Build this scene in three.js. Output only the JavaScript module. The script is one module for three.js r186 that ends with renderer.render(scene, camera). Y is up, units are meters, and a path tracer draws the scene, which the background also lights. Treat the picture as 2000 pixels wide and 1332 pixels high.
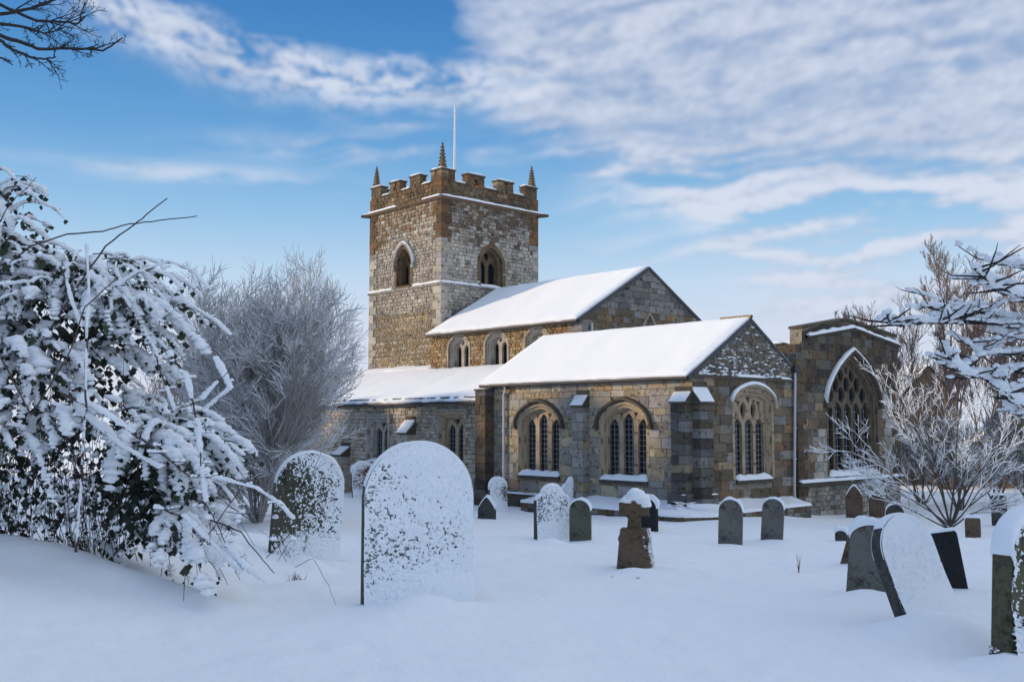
import * as THREE from 'three';
import { mergeGeometries } from 'three/addons/utils/BufferGeometryUtils.js';

// ---------------------------------------------------------------- camera, sky, sun, exposure
const scene = new THREE.Scene();
const renderer = new THREE.WebGLRenderer({ antialias: true });
renderer.toneMapping = THREE.LinearToneMapping;
renderer.toneMappingExposure = 1.04;
renderer.shadowMap.enabled = true;
const EYE = 1.7, FPX = 1979, PITCH = 4.701 * Math.PI / 180;      // eye height above the near snow; focal length in photo pixels
const camera = new THREE.PerspectiveCamera(2 * Math.atan(666 / FPX) * 180 / Math.PI, 2000 / 1332, 0.1, 3000);
camera.position.set(0, EYE, 0);
camera.rotation.x = PITCH;
scene.add(camera);

const D2R = Math.PI / 180;
const SUN_AZ = -76 * D2R, SUN_EL = 14 * D2R;                      // azimuth from the view direction, minus is left
const sunDir = new THREE.Vector3(Math.sin(SUN_AZ) * Math.cos(SUN_EL), Math.sin(SUN_EL), -Math.cos(SUN_AZ) * Math.cos(SUN_EL));
const sun = new THREE.DirectionalLight(new THREE.Color().setRGB(1, 0.77, 0.50), 3.8);
sun.name = 'sun';
sun.target.position.set(0, 0, -25);
sun.position.copy(sun.target.position).addScaledVector(sunDir, 120);
sun.castShadow = true;
sun.shadow.radius = 2;
sun.shadow.mapSize.set(4096, 4096);
Object.assign(sun.shadow.camera, { left: -60, right: 60, top: 40, bottom: -40, near: 1, far: 300 });
scene.add(sun, sun.target);

// ---------------------------------------------------------------- small maths
function rng(seed) { let a = seed >>> 0; return () => { a = (a + 0x6D2B79F5) | 0; let t = Math.imul(a ^ (a >>> 15), 1 | a); t = (t + Math.imul(t ^ (t >>> 7), 61 | t)) ^ t; return ((t ^ (t >>> 14)) >>> 0) / 4294967296; }; }
function hash3(x, y, z) { let h = Math.imul(x, 374761393) ^ Math.imul(y, 668265263) ^ Math.imul(z, 1274126177); h = Math.imul(h ^ (h >>> 13), 1274126177); h ^= h >>> 16; return (h >>> 0) / 4294967296; }
function noise(x, y, z = 0) {
  const xi = Math.floor(x), yi = Math.floor(y), zi = Math.floor(z);
  let fx = x - xi, fy = y - yi, fz = z - zi;
  fx = fx * fx * (3 - 2 * fx); fy = fy * fy * (3 - 2 * fy); fz = fz * fz * (3 - 2 * fz);
  const L = (a, b, t) => a + (b - a) * t;
  const p = (dz) => L(L(hash3(xi, yi, zi + dz), hash3(xi + 1, yi, zi + dz), fx), L(hash3(xi, yi + 1, zi + dz), hash3(xi + 1, yi + 1, zi + dz), fx), fy);
  return fz === 0 ? p(0) : L(p(0), p(1), fz);
}
function fbm(x, y, z = 0, o = 4) { let s = 0, a = 0.5, t = 0; for (let i = 0; i < o; i++) { s += a * noise(x, y, z); t += a; x = x * 2.03 + 17.1; y = y * 2.03 + 5.7; if (z) z = z * 2.03 + 3.3; a *= 0.5; } return s / t; }
const clamp = (x, a = 0, b = 1) => Math.max(a, Math.min(b, x));
const lerp = (a, b, t) => a + (b - a) * t;
const sstep = (a, b, x) => { const t = clamp((x - a) / (b - a)); return t * t * (3 - 2 * t); };
const s2l = (c) => { c /= 255; return c <= 0.04045 ? c / 12.92 : Math.pow((c + 0.055) / 1.055, 2.4); };
const lin = (r, g, b) => [s2l(r), s2l(g), s2l(b)];
const mix3 = (a, b, t) => [lerp(a[0], b[0], t), lerp(a[1], b[1], t), lerp(a[2], b[2], t)];
function table(T, x) { if (x <= T[0][0]) return T[0][1]; for (let i = 1; i < T.length; i++) if (x < T[i][0]) { const t = (x - T[i - 1][0]) / (T[i][0] - T[i - 1][0]); return lerp(T[i - 1][1], T[i][1], t * t * (3 - 2 * t) * 0.5 + t * 0.5); } return T[T.length - 1][1]; }

// ---------------------------------------------------------------- the sky: winter blue with a sheet of cirrus
{
  const W = 2048, H = 1024, data = new Float32Array(W * H * 4);
  const grad = [[0, lin(214, 219, 234)], [3, lin(212, 218, 234)], [5.5, lin(206, 218, 236)], [8, lin(188, 213, 236)], [11.5, lin(148, 192, 228)], [15.5, lin(106, 163, 214)], [20, lin(78, 140, 200)], [25, lin(60, 118, 184)], [50, lin(66, 130, 202)], [90, lin(66, 132, 206)]];  // top stops lie out of view, brightened to light the snow
  const sky = (el) => { for (let i = 1; i < grad.length; i++) if (el < grad[i][0]) return mix3(grad[i - 1][1], grad[i][1], clamp((el - grad[i - 1][0]) / (grad[i][0] - grad[i - 1][0]))); return grad[grad.length - 1][1]; };
  const cloudGrey = lin(168, 182, 208), cloudLight = lin(212, 220, 236), cloudFill = lin(236, 241, 248), veil = lin(204, 213, 231);  // includes an unseen overhead cloud tone, added bright to light the snow
  const bump = (x, c, w) => Math.exp(-((x - c) / w) * ((x - c) / w));
  for (let j = 0; j < H; j++) {
    const el = ((j + 0.5) / H - 0.5) * 180;
    for (let i = 0; i < W; i++) {
      const k = (j * W + i) * 4;
      if (el < -1) { data[k] = 0.62; data[k + 1] = 0.66; data[k + 2] = 0.74; data[k + 3] = 1; continue; }
      const ph = ((i + 0.5) / W - 0.5) * 2 * Math.PI;
      let az = Math.atan2(Math.cos(ph), -Math.sin(ph)) / D2R;      // 0 ahead, + right
      const e = Math.max(el, 0.2);
      // a cloud layer high up, seen in perspective; drawn-out fibres near the horizon
      const q = 1 / (Math.sin(e * D2R) + 0.10), cx = Math.sin(az * D2R) * q, cz = Math.cos(az * D2R) * q;
      const warp = fbm(az * 0.16 + 40, el * 0.22 + 10, 0, 3) - 0.5, warp2 = fbm(az * 0.5 + 4, el * 0.8 + 70, 0, 3) - 0.5;
      const front = Math.abs(az) < 60;
      // the long arm from upper left, fibres running along it
      const ax = az + 23, armC = 21.6 - 0.33 * ax + 0.0098 * ax * ax + warp2 * 1.0, tt = el - armC;
      const fibre = fbm(az * 0.55 + tt * 0.35 + 20, tt * 2.3 - az * 0.12 + warp * 3 + 60, 0, 5), wisp = fbm(az * 2.4 + tt * 1.2 + 90, tt * 4.2 + 50 + warp2 * 2, 0, 4);
      let arm = front ? Math.exp(-Math.pow(Math.abs(tt) / (1.35 + 0.35 * bump(az, -15, 5)), 2.6)) * sstep(-27, -22.5, az) * (1 - sstep(-2, 5, az)) : 0;
      const armCov = arm * clamp(0.66 + (fibre - 0.5) * 2.2 + (wisp - 0.5) * 1.6 + (tt < 0 ? 0.18 : 0));
      // the sheet over the right half: small dapples high up, long ripples lower down
      const dapple = 0.42 * fbm(az * 0.7 + el * 0.3 + warp * 3 + 11, el * 1.7 - az * 0.2 + warp2 * 2 + 33, 0, 5) + 0.58 * fbm(az * 0.16 + warp * 1.5 + 61, el * 1.6 - az * 0.14 + warp * 3.5 + 3, 0, 6), rip = fbm(az * 0.13 + warp * 1.2 + 7, (el - az * 0.055) * 1.55 + warp * 4 + 80, 0, 4), rip2 = fbm(az * 0.5 + 3, (el - az * 0.06) * 3.4 + warp2 * 3 + 20, 0, 3);
      const low = sstep(17.5, 12.5, el + az * 0.06), lowEdge = 17.8 - clamp(az + 3, 0, 40) * 0.40 - clamp(az - 8, 0, 12) * 0.5, tex = lerp(0.5 + (dapple - 0.5) * 1.3, 0.5 + (rip - 0.5) * 2.4 + (rip2 - 0.5) * 0.9, low);
      const edgeW = 1.0 + clamp(az, 0, 14) * 0.16;
      const sheet = sstep(lowEdge - edgeW, lowEdge + edgeW, el + (dapple - 0.5) * 3) * sstep(-4.5, 0.5, az + (el - 20) * 0.35 + (dapple - 0.5) * 5) * (az < 100 ? 1 : sstep(150, 100, az));
      const sheetCov = sheet * clamp(lerp(0.90, 0.66, low) + (tex - 0.5) * lerp(0.95, 1.9, low));
      const bars = front ? bump(el, 15.2, 0.75) * bump(az, -8, 7) + bump(el, 13.4, 0.55) * bump(az, -17, 8) * 0.8 + bump(el, 16.9, 0.5) * bump(az, -7, 2.4) * 1.1 + bump(el, 14.2, 1.0) * sstep(1, 6, az) * 0.8 + bump(el, 12.2, 0.8) * sstep(1, 7, az) * 0.75 + bump(el, 9.8, 1.0) * sstep(1, 12, az) * 0.7 + bump(el, 7.2, 2.2) * sstep(11, 16, az) : 0;
      const barCov = bars * clamp((rip - 0.40) * 3.2 + (dapple - 0.5) * 1.8 + 0.08);
      const far = fbm(cx * 1.3 + 31, cz * 1.3 + 11, 0, 4);
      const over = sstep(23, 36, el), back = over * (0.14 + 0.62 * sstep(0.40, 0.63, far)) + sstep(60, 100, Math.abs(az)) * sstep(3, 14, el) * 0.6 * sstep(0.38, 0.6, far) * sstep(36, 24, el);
      const hole = front ? bump(az, -8.5, 5.5) * sstep(20.2, 21.4, el) : 0;
      const cov = clamp(Math.max(armCov, sheetCov) + barCov + back - hole * 0.7 * (0.6 + dapple));
      const lightness = clamp(0.36 + (tex - 0.5) * 1.25 + (wisp - 0.5) * 0.7 + (arm > 0.15 ? (fibre - 0.45) * 1.6 + 0.1 : 0) + 0.35 * low);
      let c = mix3(sky(el), mix3(mix3(cloudGrey, cloudLight, lightness), cloudFill, over * 0.85), cov * 0.95);
      c = mix3(c, veil, 0.36 * sstep(11, 3, el) * sstep(-20, 18, az));
      data[k] = c[0]; data[k + 1] = c[1]; data[k + 2] = c[2]; data[k + 3] = 1;
    }
  }
  const tex = new THREE.DataTexture(data, W, H, THREE.RGBAFormat, THREE.FloatType);
  tex.mapping = THREE.EquirectangularReflectionMapping;
  tex.magFilter = tex.minFilter = THREE.LinearFilter;
  tex.wrapS = THREE.RepeatWrapping;
  tex.needsUpdate = true;
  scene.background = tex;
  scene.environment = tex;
}

// ---------------------------------------------------------------- textures and materials
function canvasNoise(n, f, srgb, wrapM = 1) {
  const d = new Uint8Array(n * n * 4);
  for (let j = 0; j < n; j++) for (let i = 0; i < n; i++) {
    const c = f(i / n, j / n), k = (j * n + i) * 4;
    d[k] = clamp(c[0]) * 255; d[k + 1] = clamp(c[1]) * 255; d[k + 2] = clamp(c[2]) * 255; d[k + 3] = 255;
  }
  const t = new THREE.DataTexture(d, n, n, THREE.RGBAFormat);
  t.wrapS = t.wrapT = THREE.RepeatWrapping; t.magFilter = THREE.LinearFilter; t.minFilter = THREE.LinearMipmapLinearFilter; t.generateMipmaps = true;
  if (srgb) t.colorSpace = THREE.SRGBColorSpace;
  t.needsUpdate = true; return t;
}
// noise that tiles
const tn = (u, v, s, o = 4, z = 0) => { let r = 0; const fu = u, fv = v; const w = (a, b) => fbm(a * s + z, b * s + z * 1.7, 0, o); r = w(fu, fv) * (1 - fu) * (1 - fv) + w(fu - 1, fv) * fu * (1 - fv) + w(fu, fv - 1) * (1 - fu) * fv + w(fu - 1, fv - 1) * fu * fv; return (r - 0.5) * (1 + 0.8 * 4 * (fu * (1 - fu) + fv * (1 - fv)) / 2) + 0.5; };
const stoneMap = canvasNoise(512, (u, v) => { const a = tn(u, v, 7, 5), b = tn(u, v, 42, 3, 5), c = tn(u, v, 3.3, 3, 9); const dark = sstep(0.58, 0.74, a) * 0.30, m = 0.98 + (b - 0.5) * 0.5 - dark + (c - 0.5) * 0.3; return [m, m * 0.985, m * 0.96]; }, true);
const stoneBump = canvasNoise(512, (u, v) => { const m = tn(u, v, 60, 3, 2) * 0.6 + tn(u, v, 16, 3, 3) * 0.5; return [m, m, m]; });
const snowBump = canvasNoise(512, (u, v) => { const m = tn(u, v, 90, 2, 4) * 0.35 + tn(u, v, 14, 4, 6) * 0.8; return [m, m, m]; });
const frostMap = canvasNoise(512, (u, v) => { const a = tn(u, v, 60, 3, 8), b = tn(u, v, 14, 3, 2), k = sstep(0.47, 0.56, a * 0.75 + b * 0.25); return [lerp(0.50, 0.92, k), lerp(0.52, 0.93, k), lerp(0.50, 0.95, k)]; }, true);
const barkMap = canvasNoise(256, (u, v) => { const m = 0.75 + (tn(u, v, 20, 4, 1) - 0.5) * 1.1; return [m, m * 0.97, m * 0.93]; }, true);
const M = {};
M.stone = new THREE.MeshStandardMaterial({ vertexColors: true, map: stoneMap, bumpMap: stoneBump, bumpScale: 0.012, roughness: 0.95 });
M.mortar = new THREE.MeshStandardMaterial({ color: new THREE.Color().setRGB(0.30, 0.27, 0.22), map: stoneMap, bumpMap: stoneBump, bumpScale: 0.01, roughness: 1 });
const plain = (r, g, b, rough = 0.9, extra = {}) => new THREE.MeshStandardMaterial({ color: new THREE.Color().setRGB(r, g, b), roughness: rough, ...extra });
const stoneOf = (r, g, b) => plain(r, g, b, 0.95, { map: stoneMap, bumpMap: stoneBump, bumpScale: 0.01 });
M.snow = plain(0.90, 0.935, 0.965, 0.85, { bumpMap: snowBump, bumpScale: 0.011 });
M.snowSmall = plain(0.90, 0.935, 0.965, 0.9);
M.dress = stoneOf(0.42, 0.34, 0.24);           // buff window dressings
M.dressGrey = stoneOf(0.42, 0.40, 0.37);
M.dressBrown = stoneOf(0.17, 0.12, 0.075);
M.dressDark = stoneOf(0.10, 0.085, 0.065);
M.glass = plain(0.012, 0.018, 0.028, 0.12);
M.glass.specularIntensity = 1;
M.lead = plain(0.30, 0.33, 0.36, 0.6);
M.slate = plain(0.07, 0.07, 0.08, 0.8);
M.gutter = plain(0.03, 0.03, 0.035, 0.6);
M.pipe = plain(0.52, 0.53, 0.55, 0.55);
M.pole = plain(0.8, 0.8, 0.8, 0.5);
M.bark = plain(0.075, 0.062, 0.052, 0.95, { map: barkMap });
M.barkFrost = plain(0.32, 0.30, 0.29, 0.95);
M.barkRed = plain(0.07, 0.05, 0.046, 0.9);
M.leafGreen = plain(0.030, 0.055, 0.018, 0.6, { side: THREE.DoubleSide });
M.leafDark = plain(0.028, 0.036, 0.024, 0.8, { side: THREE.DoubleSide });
M.conifer = plain(0.03, 0.045, 0.028, 0.9, { side: THREE.DoubleSide });

// ---------------------------------------------------------------- mesh building
class GB {
  constructor() { this.p = []; this.n = []; this.uv = []; this.c = []; this.i = []; this.col = null; this.m = null; }
  v(x, y, z, nx, ny, nz, u, w) {
    this.p.push(x, y, z); this.n.push(nx, ny, nz); this.uv.push(u, w);
    if (this.col) this.c.push(this.col[0], this.col[1], this.col[2]);
    return this.p.length / 3 - 1;
  }
  quad(a, b, c, d, uo = 0, vo = 0) {                       // flat, counter-clockwise
    const ux = b[0] - a[0], uy = b[1] - a[1], uz = b[2] - a[2], vx = d[0] - a[0], vy = d[1] - a[1], vz = d[2] - a[2];
    let wx = c[0] - a[0], wy = c[1] - a[1], wz = c[2] - a[2];
    let nx = uy * wz - uz * wy, ny = uz * wx - ux * wz, nz = ux * wy - uy * wx;
    if (nx * nx + ny * ny + nz * nz < 1e-16) { nx = wy * vz - wz * vy; ny = wz * vx - wx * vz; nz = wx * vy - wy * vx; }
    const l = Math.hypot(nx, ny, nz) || 1; nx /= l; ny /= l; nz /= l;
    const ax = Math.abs(nx), ay = Math.abs(ny), az = Math.abs(nz);
    const U = (q) => ax > ay && ax > az ? [q[2], q[1]] : ay > az ? [q[0], q[2]] : [q[0], q[1]];
    const k = this.p.length / 3;
    for (const q of [a, b, c, d]) { const w = U(q); this.v(q[0], q[1], q[2], nx, ny, nz, w[0] + uo, w[1] + vo); }
    this.i.push(k, k + 1, k + 2, k, k + 2, k + 3);
  }
  box(x0, x1, y0, y1, z0, z1, uo = 0, vo = 0) {
    this.quad([x0, y0, z1], [x1, y0, z1], [x1, y1, z1], [x0, y1, z1], uo, vo); this.quad([x1, y0, z0], [x0, y0, z0], [x0, y1, z0], [x1, y1, z0], uo, vo);
    this.quad([x0, y0, z0], [x0, y0, z1], [x0, y1, z1], [x0, y1, z0], uo, vo); this.quad([x1, y0, z1], [x1, y0, z0], [x1, y1, z0], [x1, y1, z1], uo, vo);
    this.quad([x0, y1, z1], [x1, y1, z1], [x1, y1, z0], [x0, y1, z0], uo, vo); this.quad([x0, y0, z0], [x1, y0, z0], [x1, y0, z1], [x0, y0, z1], uo, vo);
  }
  grid(nu, nv, f, uvs = 1, flip = false) {                   // f(s,t) -> [x,y,z]; smooth normals
    const k = this.p.length / 3, P = [];
    for (let j = 0; j <= nv; j++) for (let i = 0; i <= nu; i++) P.push(f(i / nu, j / nv));
    const at = (i, j) => P[j * (nu + 1) + i];
    for (let j = 0; j <= nv; j++) for (let i = 0; i <= nu; i++) {
      const a = at(Math.max(0, i - 1), j), b = at(Math.min(nu, i + 1), j), c = at(i, Math.max(0, j - 1)), d = at(i, Math.min(nv, j + 1));
      const ux = b[0] - a[0], uy = b[1] - a[1], uz = b[2] - a[2], vx = d[0] - c[0], vy = d[1] - c[1], vz = d[2] - c[2];
      let nx = uy * vz - uz * vy, ny = uz * vx - ux * vz, nz = ux * vy - uy * vx; const l = (Math.hypot(nx, ny, nz) || 1) * (flip ? -1 : 1);
      const q = at(i, j); this.v(q[0], q[1], q[2], nx / l, ny / l, nz / l, q[0] * uvs + q[2] * 0.31, q[1] * uvs + q[2] * 0.83);
    }
    for (let j = 0; j < nv; j++) for (let i = 0; i < nu; i++) {
      const a = k + j * (nu + 1) + i, b = a + 1, c = a + nu + 1, d = c + 1;
      if (flip) this.i.push(a, c, b, b, c, d); else this.i.push(a, b, c, b, d, c);
    }
  }
  tube(pts, rad, sides = 5, cap = true) {
    const n = pts.length; if (n < 2) return;
    const k = this.p.length / 3;
    let ux = 0, uy = 0, uz = 0, len = 0;
    for (let j = 0; j < n; j++) {
      const a = pts[Math.max(0, j - 1)], b = pts[Math.min(n - 1, j + 1)];
      let tx = b[0] - a[0], ty = b[1] - a[1], tz = b[2] - a[2]; const tl = Math.hypot(tx, ty, tz) || 1; tx /= tl; ty /= tl; tz /= tl;
      if (j === 0) { if (Math.abs(ty) < 0.9) { ux = -tx * ty; uy = 1 - ty * ty; uz = -tz * ty; } else { ux = 1 - tx * tx; uy = -tx * ty; uz = -tx * tz; } }
      const dp = ux * tx + uy * ty + uz * tz; ux -= dp * tx; uy -= dp * ty; uz -= dp * tz;
      const ul = Math.hypot(ux, uy, uz) || 1; ux /= ul; uy /= ul; uz /= ul;
      const wx = ty * uz - tz * uy, wy = tz * ux - tx * uz, wz = tx * uy - ty * ux;
      if (j) len += Math.hypot(pts[j][0] - pts[j - 1][0], pts[j][1] - pts[j - 1][1], pts[j][2] - pts[j - 1][2]);
      for (let s = 0; s < sides; s++) {
        const c = Math.cos(s / sides * 6.2832), d = Math.sin(s / sides * 6.2832), nx = ux * c + wx * d, ny = uy * c + wy * d, nz = uz * c + wz * d, r = rad[j];
        this.v(pts[j][0] + nx * r, pts[j][1] + ny * r, pts[j][2] + nz * r, nx, ny, nz, s / sides * 0.4, len);
      }
    }
    for (let j = 0; j < n - 1; j++) for (let s = 0; s < sides; s++) {
      const a = k + j * sides + s, b = k + j * sides + (s + 1) % sides, c = a + sides, d = b + sides;
      this.i.push(a, b, c, b, d, c);
    }
    if (cap) for (const e of [0, n - 1]) { const o = k + e * sides; for (let s = 1; s < sides - 1; s++) e ? this.i.push(o, o + s, o + s + 1) : this.i.push(o, o + s + 1, o + s); }
  }
  geo() {
    const g = new THREE.BufferGeometry();
    g.setAttribute('position', new THREE.Float32BufferAttribute(this.p, 3));
    g.setAttribute('normal', new THREE.Float32BufferAttribute(this.n, 3));
    g.setAttribute('uv', new THREE.Float32BufferAttribute(this.uv, 2));
    if (this.c.length) g.setAttribute('color', new THREE.Float32BufferAttribute(this.c, 3));
    g.setIndex(this.i); return g;
  }
  mesh(name, mat, parent) { if (!this.i.length) return null; return addMesh(name, this.geo(), mat, parent); }
}
const taken = {};
function numbered(n) { const k = taken[n] = (taken[n] ?? -1) + 1; return k ? n + '_' + String(k).padStart(3, '0') : n; }
function addMesh(name, geo, mat, parent = scene) {
  const o = new THREE.Mesh(geo, mat); o.name = parent === scene ? numbered(name) : name; o.castShadow = o.receiveShadow = true; parent.add(o); return o;
}
function tag(o, label, category, group) { o.userData.label = label; o.userData.category = category; if (group) o.userData.group = group; return o; }
function thing(name, label, category, pos = [0, 0, 0], yaw = 0, group) {
  const g = new THREE.Group(); g.name = numbered(name); g.position.set(...pos); g.rotation.y = yaw; scene.add(g); return tag(g, label, category, group);
}
// a point of the place from where it shows in the photograph and how far ahead it stands
const CT = Math.cos(PITCH), ST = Math.sin(PITCH);
function ray(px, py) { const x = (px - 1000) / FPX, y = (666 - py) / FPX; return [x, ST + y * CT, CT - y * ST]; }
function P(px, py, d) { const v = ray(px, py), s = d / v[2]; return [v[0] * s, EYE + v[1] * s, -d]; }

// ---------------------------------------------------------------- the ground under snow
const bumps = [];                                                  // [x, depth, rise, half width, half depth]
const GT = [[3, -1.62], [7, -1.67], [9.6, -1.74], [13, -1.92], [17, -2.14], [21, -2.42], [25, -2.62], [28, -2.74], [36, -2.86], [60, -3.0], [150, -3.0], [600, 6]];
function groundBase(x, d) {
  let y = EYE + table(GT, Math.max(d, 3));
  y += 0.50 * sstep(-2.2, -5.2, x) * sstep(4.5, 9, d) * sstep(24, 14, d);    // the bank under the brambles
  y -= 0.30 * sstep(6, 13, x) * sstep(22, 32, d);
  y += (fbm(x * 0.16 + 40, d * 0.16 + 12, 0, 3) - 0.5) * 0.22 * sstep(4, 9, d);
  return y;
}
function ground(x, d) {
  let y = groundBase(x, d);
  for (const b of bumps) { const u = (x - b[0]) / b[3], v = (d - b[1]) / b[4], q = u * u + v * v; if (q < 9) y += b[2] * Math.exp(-q); }
  if (d > 0 && d < 60) y += (fbm(x * 0.9, d * 0.9 + 50, 0, 3) - 0.5) * 0.13 + (fbm(x * 4.5 + 7, d * 4.5, 0, 3) - 0.5) * 0.035;
  return y;
}
// where the sight line through a photo pixel meets the ground
function onGround(px, py) {
  const v = ray(px, py); let d = 4, prev = 4;
  while (d < 90) { const s = d / v[2]; if (EYE + v[1] * s < groundBase(v[0] * s, d)) break; prev = d; d += 0.05; }
  const s = prev / v[2]; return { x: v[0] * s, d: prev, y: groundBase(v[0] * s, prev), pm: prev / FPX };
}
function buildGround() {
  const A = [], R = [];
  for (let a = -180; a < 180;) { A.push(a); a += Math.abs(a) < 32 ? 0.16 : Math.abs(a) < 60 ? 1 : 4; }
  for (let r = 0.6; r < 900; r *= r < 45 ? 1.0135 : 1.12) R.push(r);
  const pos = [], uv = [], idx = [];
  for (const r of R) for (const a of A) { const x = Math.sin(a * D2R) * r, d = Math.cos(a * D2R) * r; pos.push(x, ground(x, d), -d); uv.push(x * 0.7, d * 0.7); }
  const n = A.length;
  for (let j = 0; j < R.length - 1; j++) for (let i = 0; i < n; i++) { const a = j * n + i, b = j * n + (i + 1) % n, c = a + n, e = b + n; idx.push(a, b, c, b, e, c); }
  const k = pos.length / 3; pos.push(0, ground(0, 0), 0); uv.push(0, 0);
  for (let i = 0; i < n; i++) idx.push(k, (i + 1) % n, i);
  const g = new THREE.BufferGeometry();
  g.setAttribute('position', new THREE.Float32BufferAttribute(pos, 3)); g.setAttribute('uv', new THREE.Float32BufferAttribute(uv, 2)); g.setIndex(idx); g.computeVertexNormals();
  const nrm = g.attributes.normal; if (nrm.getY(5000) < 0) { for (let q = 0; q < idx.length; q += 3) { const t = idx[q]; idx[q] = idx[q + 1]; idx[q + 1] = t; } g.setIndex(idx); g.computeVertexNormals(); }
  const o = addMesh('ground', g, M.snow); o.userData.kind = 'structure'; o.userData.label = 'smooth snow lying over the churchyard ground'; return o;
}

// ---------------------------------------------------------------- snow that lies on things
// a rounded strip of snow along a path of points; side: unit vector across the ledge
function snowStrip(gb, pts, side, width, height, seed, gap = 0, step = 0.08) {
  const P3 = []; let tot = 0;
  for (let i = 0; i < pts.length - 1; i++) {
    const a = pts[i], b = pts[i + 1], l = Math.hypot(b[0] - a[0], b[1] - a[1], b[2] - a[2]), n = Math.max(1, Math.round(l / step));
    for (let k = i ? 1 : 0; k <= n; k++) { const t = k / n; P3.push([lerp(a[0], b[0], t), lerp(a[1], b[1], t), lerp(a[2], b[2], t), tot + l * t]); } tot += l;
  }
  let run = [];
  const flush = () => {
    if (run.length > 2) {
      const n = run.length - 1, q = 6;
      (typeof gb === 'function' ? gb() : gb).grid(n, q, (s, t) => {
        const i = Math.round(s * n), p = run[i], ends = Math.min(1, Math.min(i, n - i) / 2 + 0.05);
        const h = height * (0.62 + 0.75 * fbm(p[3] * 3.1 + seed, seed * 1.7, 0, 3)) * Math.sqrt(ends), a = Math.PI * t, w = width * (0.88 + 0.22 * noise(p[3] * 4 + seed, 9.1));
        const c = -Math.cos(a) * w * 0.5, u = Math.pow(Math.sin(a), 0.55) * h - 0.004;
        return [p[0] + side[0] * c, p[1] + u, p[2] + side[2] * c];
      }, 1, true);
    } run = [];
  };
  for (const p of P3) { if (gap && noise(p[3] * 1.3 + seed * 3.3, seed) < gap) flush(); else run.push(p); }
  flush();
}
// a blanket of snow on a sloping panel: corners a (low left), b (low right), c (high right), d (high left)
function snowSheet(gb, a, b, c, d, thick, nu, nv, seed, jag = 0.05, topJag = 0) {
  const V = (p) => new THREE.Vector3(...p), A = V(a), B = V(b), C = V(c), Dd = V(d);
  const n = B.clone().sub(A).cross(Dd.clone().sub(A)).normalize(); if (n.y < 0) n.negate();
  const lu = A.distanceTo(B), lv = A.distanceTo(Dd);
  const at = (s, t) => {
    const e = jag * (fbm(s * lu * 2.2 + seed, 3, 0, 3) - 0.35), tt = t < 0.5 ? t - e * (1 - 2 * t) / lv : t + topJag * (fbm(s * lu * 2.7 + seed, 8, 0, 3) - 0.4) * (2 * t - 1) / lv;
    const sj = clamp(s + (s > 0.5 ? 1 : -1) * 0.045 * (fbm(t * lv * 3 + seed, 4.4, 0, 3) - 0.55) * Math.abs(2 * s - 1) ** 6 / lu, -1, 2); s = sj; const p = A.clone().lerp(B, s).lerp(Dd.clone().lerp(C, s), tt), E = Math.min(s * lu, (1 - s) * lu, t * lv, (1 - t) * lv);
    const k = thick * (0.55 + 0.45 * sstep(0, 0.14 + 0.1 * noise(s * lu * 3 + seed, 5), E)) * (0.8 + 0.4 * fbm(s * lu * 0.8 + seed, t * lv * 0.8, 0, 3)) + (fbm(s * lu * 1.1 + seed, t * lv * 0.35 + 5, 0, 2) - 0.5) * thick * 0.35;
    return p.addScaledVector(n, Math.max(0.01, k)).toArray();
  };
  const base = (s, t) => { const p = at(s, t); return [p[0] - n.x * thick * 1.2, p[1] - n.y * thick * 1.2, p[2] - n.z * thick * 1.2]; };
  const flip = (B.x - A.x) * 0 + B.clone().sub(A).cross(Dd.clone().sub(A)).dot(n) < 0;
  gb.grid(nu, nv, at, 1, flip);
  gb.grid(nu, 1, (s, t) => t ? at(s, 0) : base(s, 0), 1, flip); gb.grid(nu, 1, (s, t) => t ? base(s, 1) : at(s, 1), 1, flip);
  gb.grid(1, nv, (s, t) => s ? at(0, t) : base(0, t), 1, flip); gb.grid(1, nv, (s, t) => s ? base(1, t) : at(1, t), 1, flip);
}
// a soft heap
const SPH = new THREE.IcosahedronGeometry(1, 2);
const SPH1 = new THREE.IcosahedronGeometry(1, 1);
function weld(g) { // icosphere with shared vertices
  const p = g.attributes.position, map = new Map(), v = [], ix = [];
  for (let i = 0; i < p.count; i++) { const k = [p.getX(i), p.getY(i), p.getZ(i)].map((q) => Math.round(q * 1e4)).join(); if (!map.has(k)) { map.set(k, v.length); v.push([p.getX(i), p.getY(i), p.getZ(i)]); } ix.push(map.get(k)); }
  return { v, ix };
}
const BALL = weld(SPH), BALL1 = weld(SPH1);
function blob(gb, x, y, z, rx, ry, rz, seed, ball = BALL1, rough = 0.3) {
  const k = gb.p.length / 3;
  for (const q of ball.v) {
    const f = 1 + rough * (noise(q[0] * 1.7 + seed, q[1] * 1.7 + seed * 0.7, q[2] * 1.7 + 11.5) - 0.5) * 2, fy = q[1] < 0 ? 0.55 : 1;
    gb.v(x + q[0] * rx * f, y + q[1] * ry * f * fy, z + q[2] * rz * f, q[0], q[1], q[2], q[0] * rx, q[2] * rz);
  }
  for (const i of ball.ix) gb.i.push(k + i);
}

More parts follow.
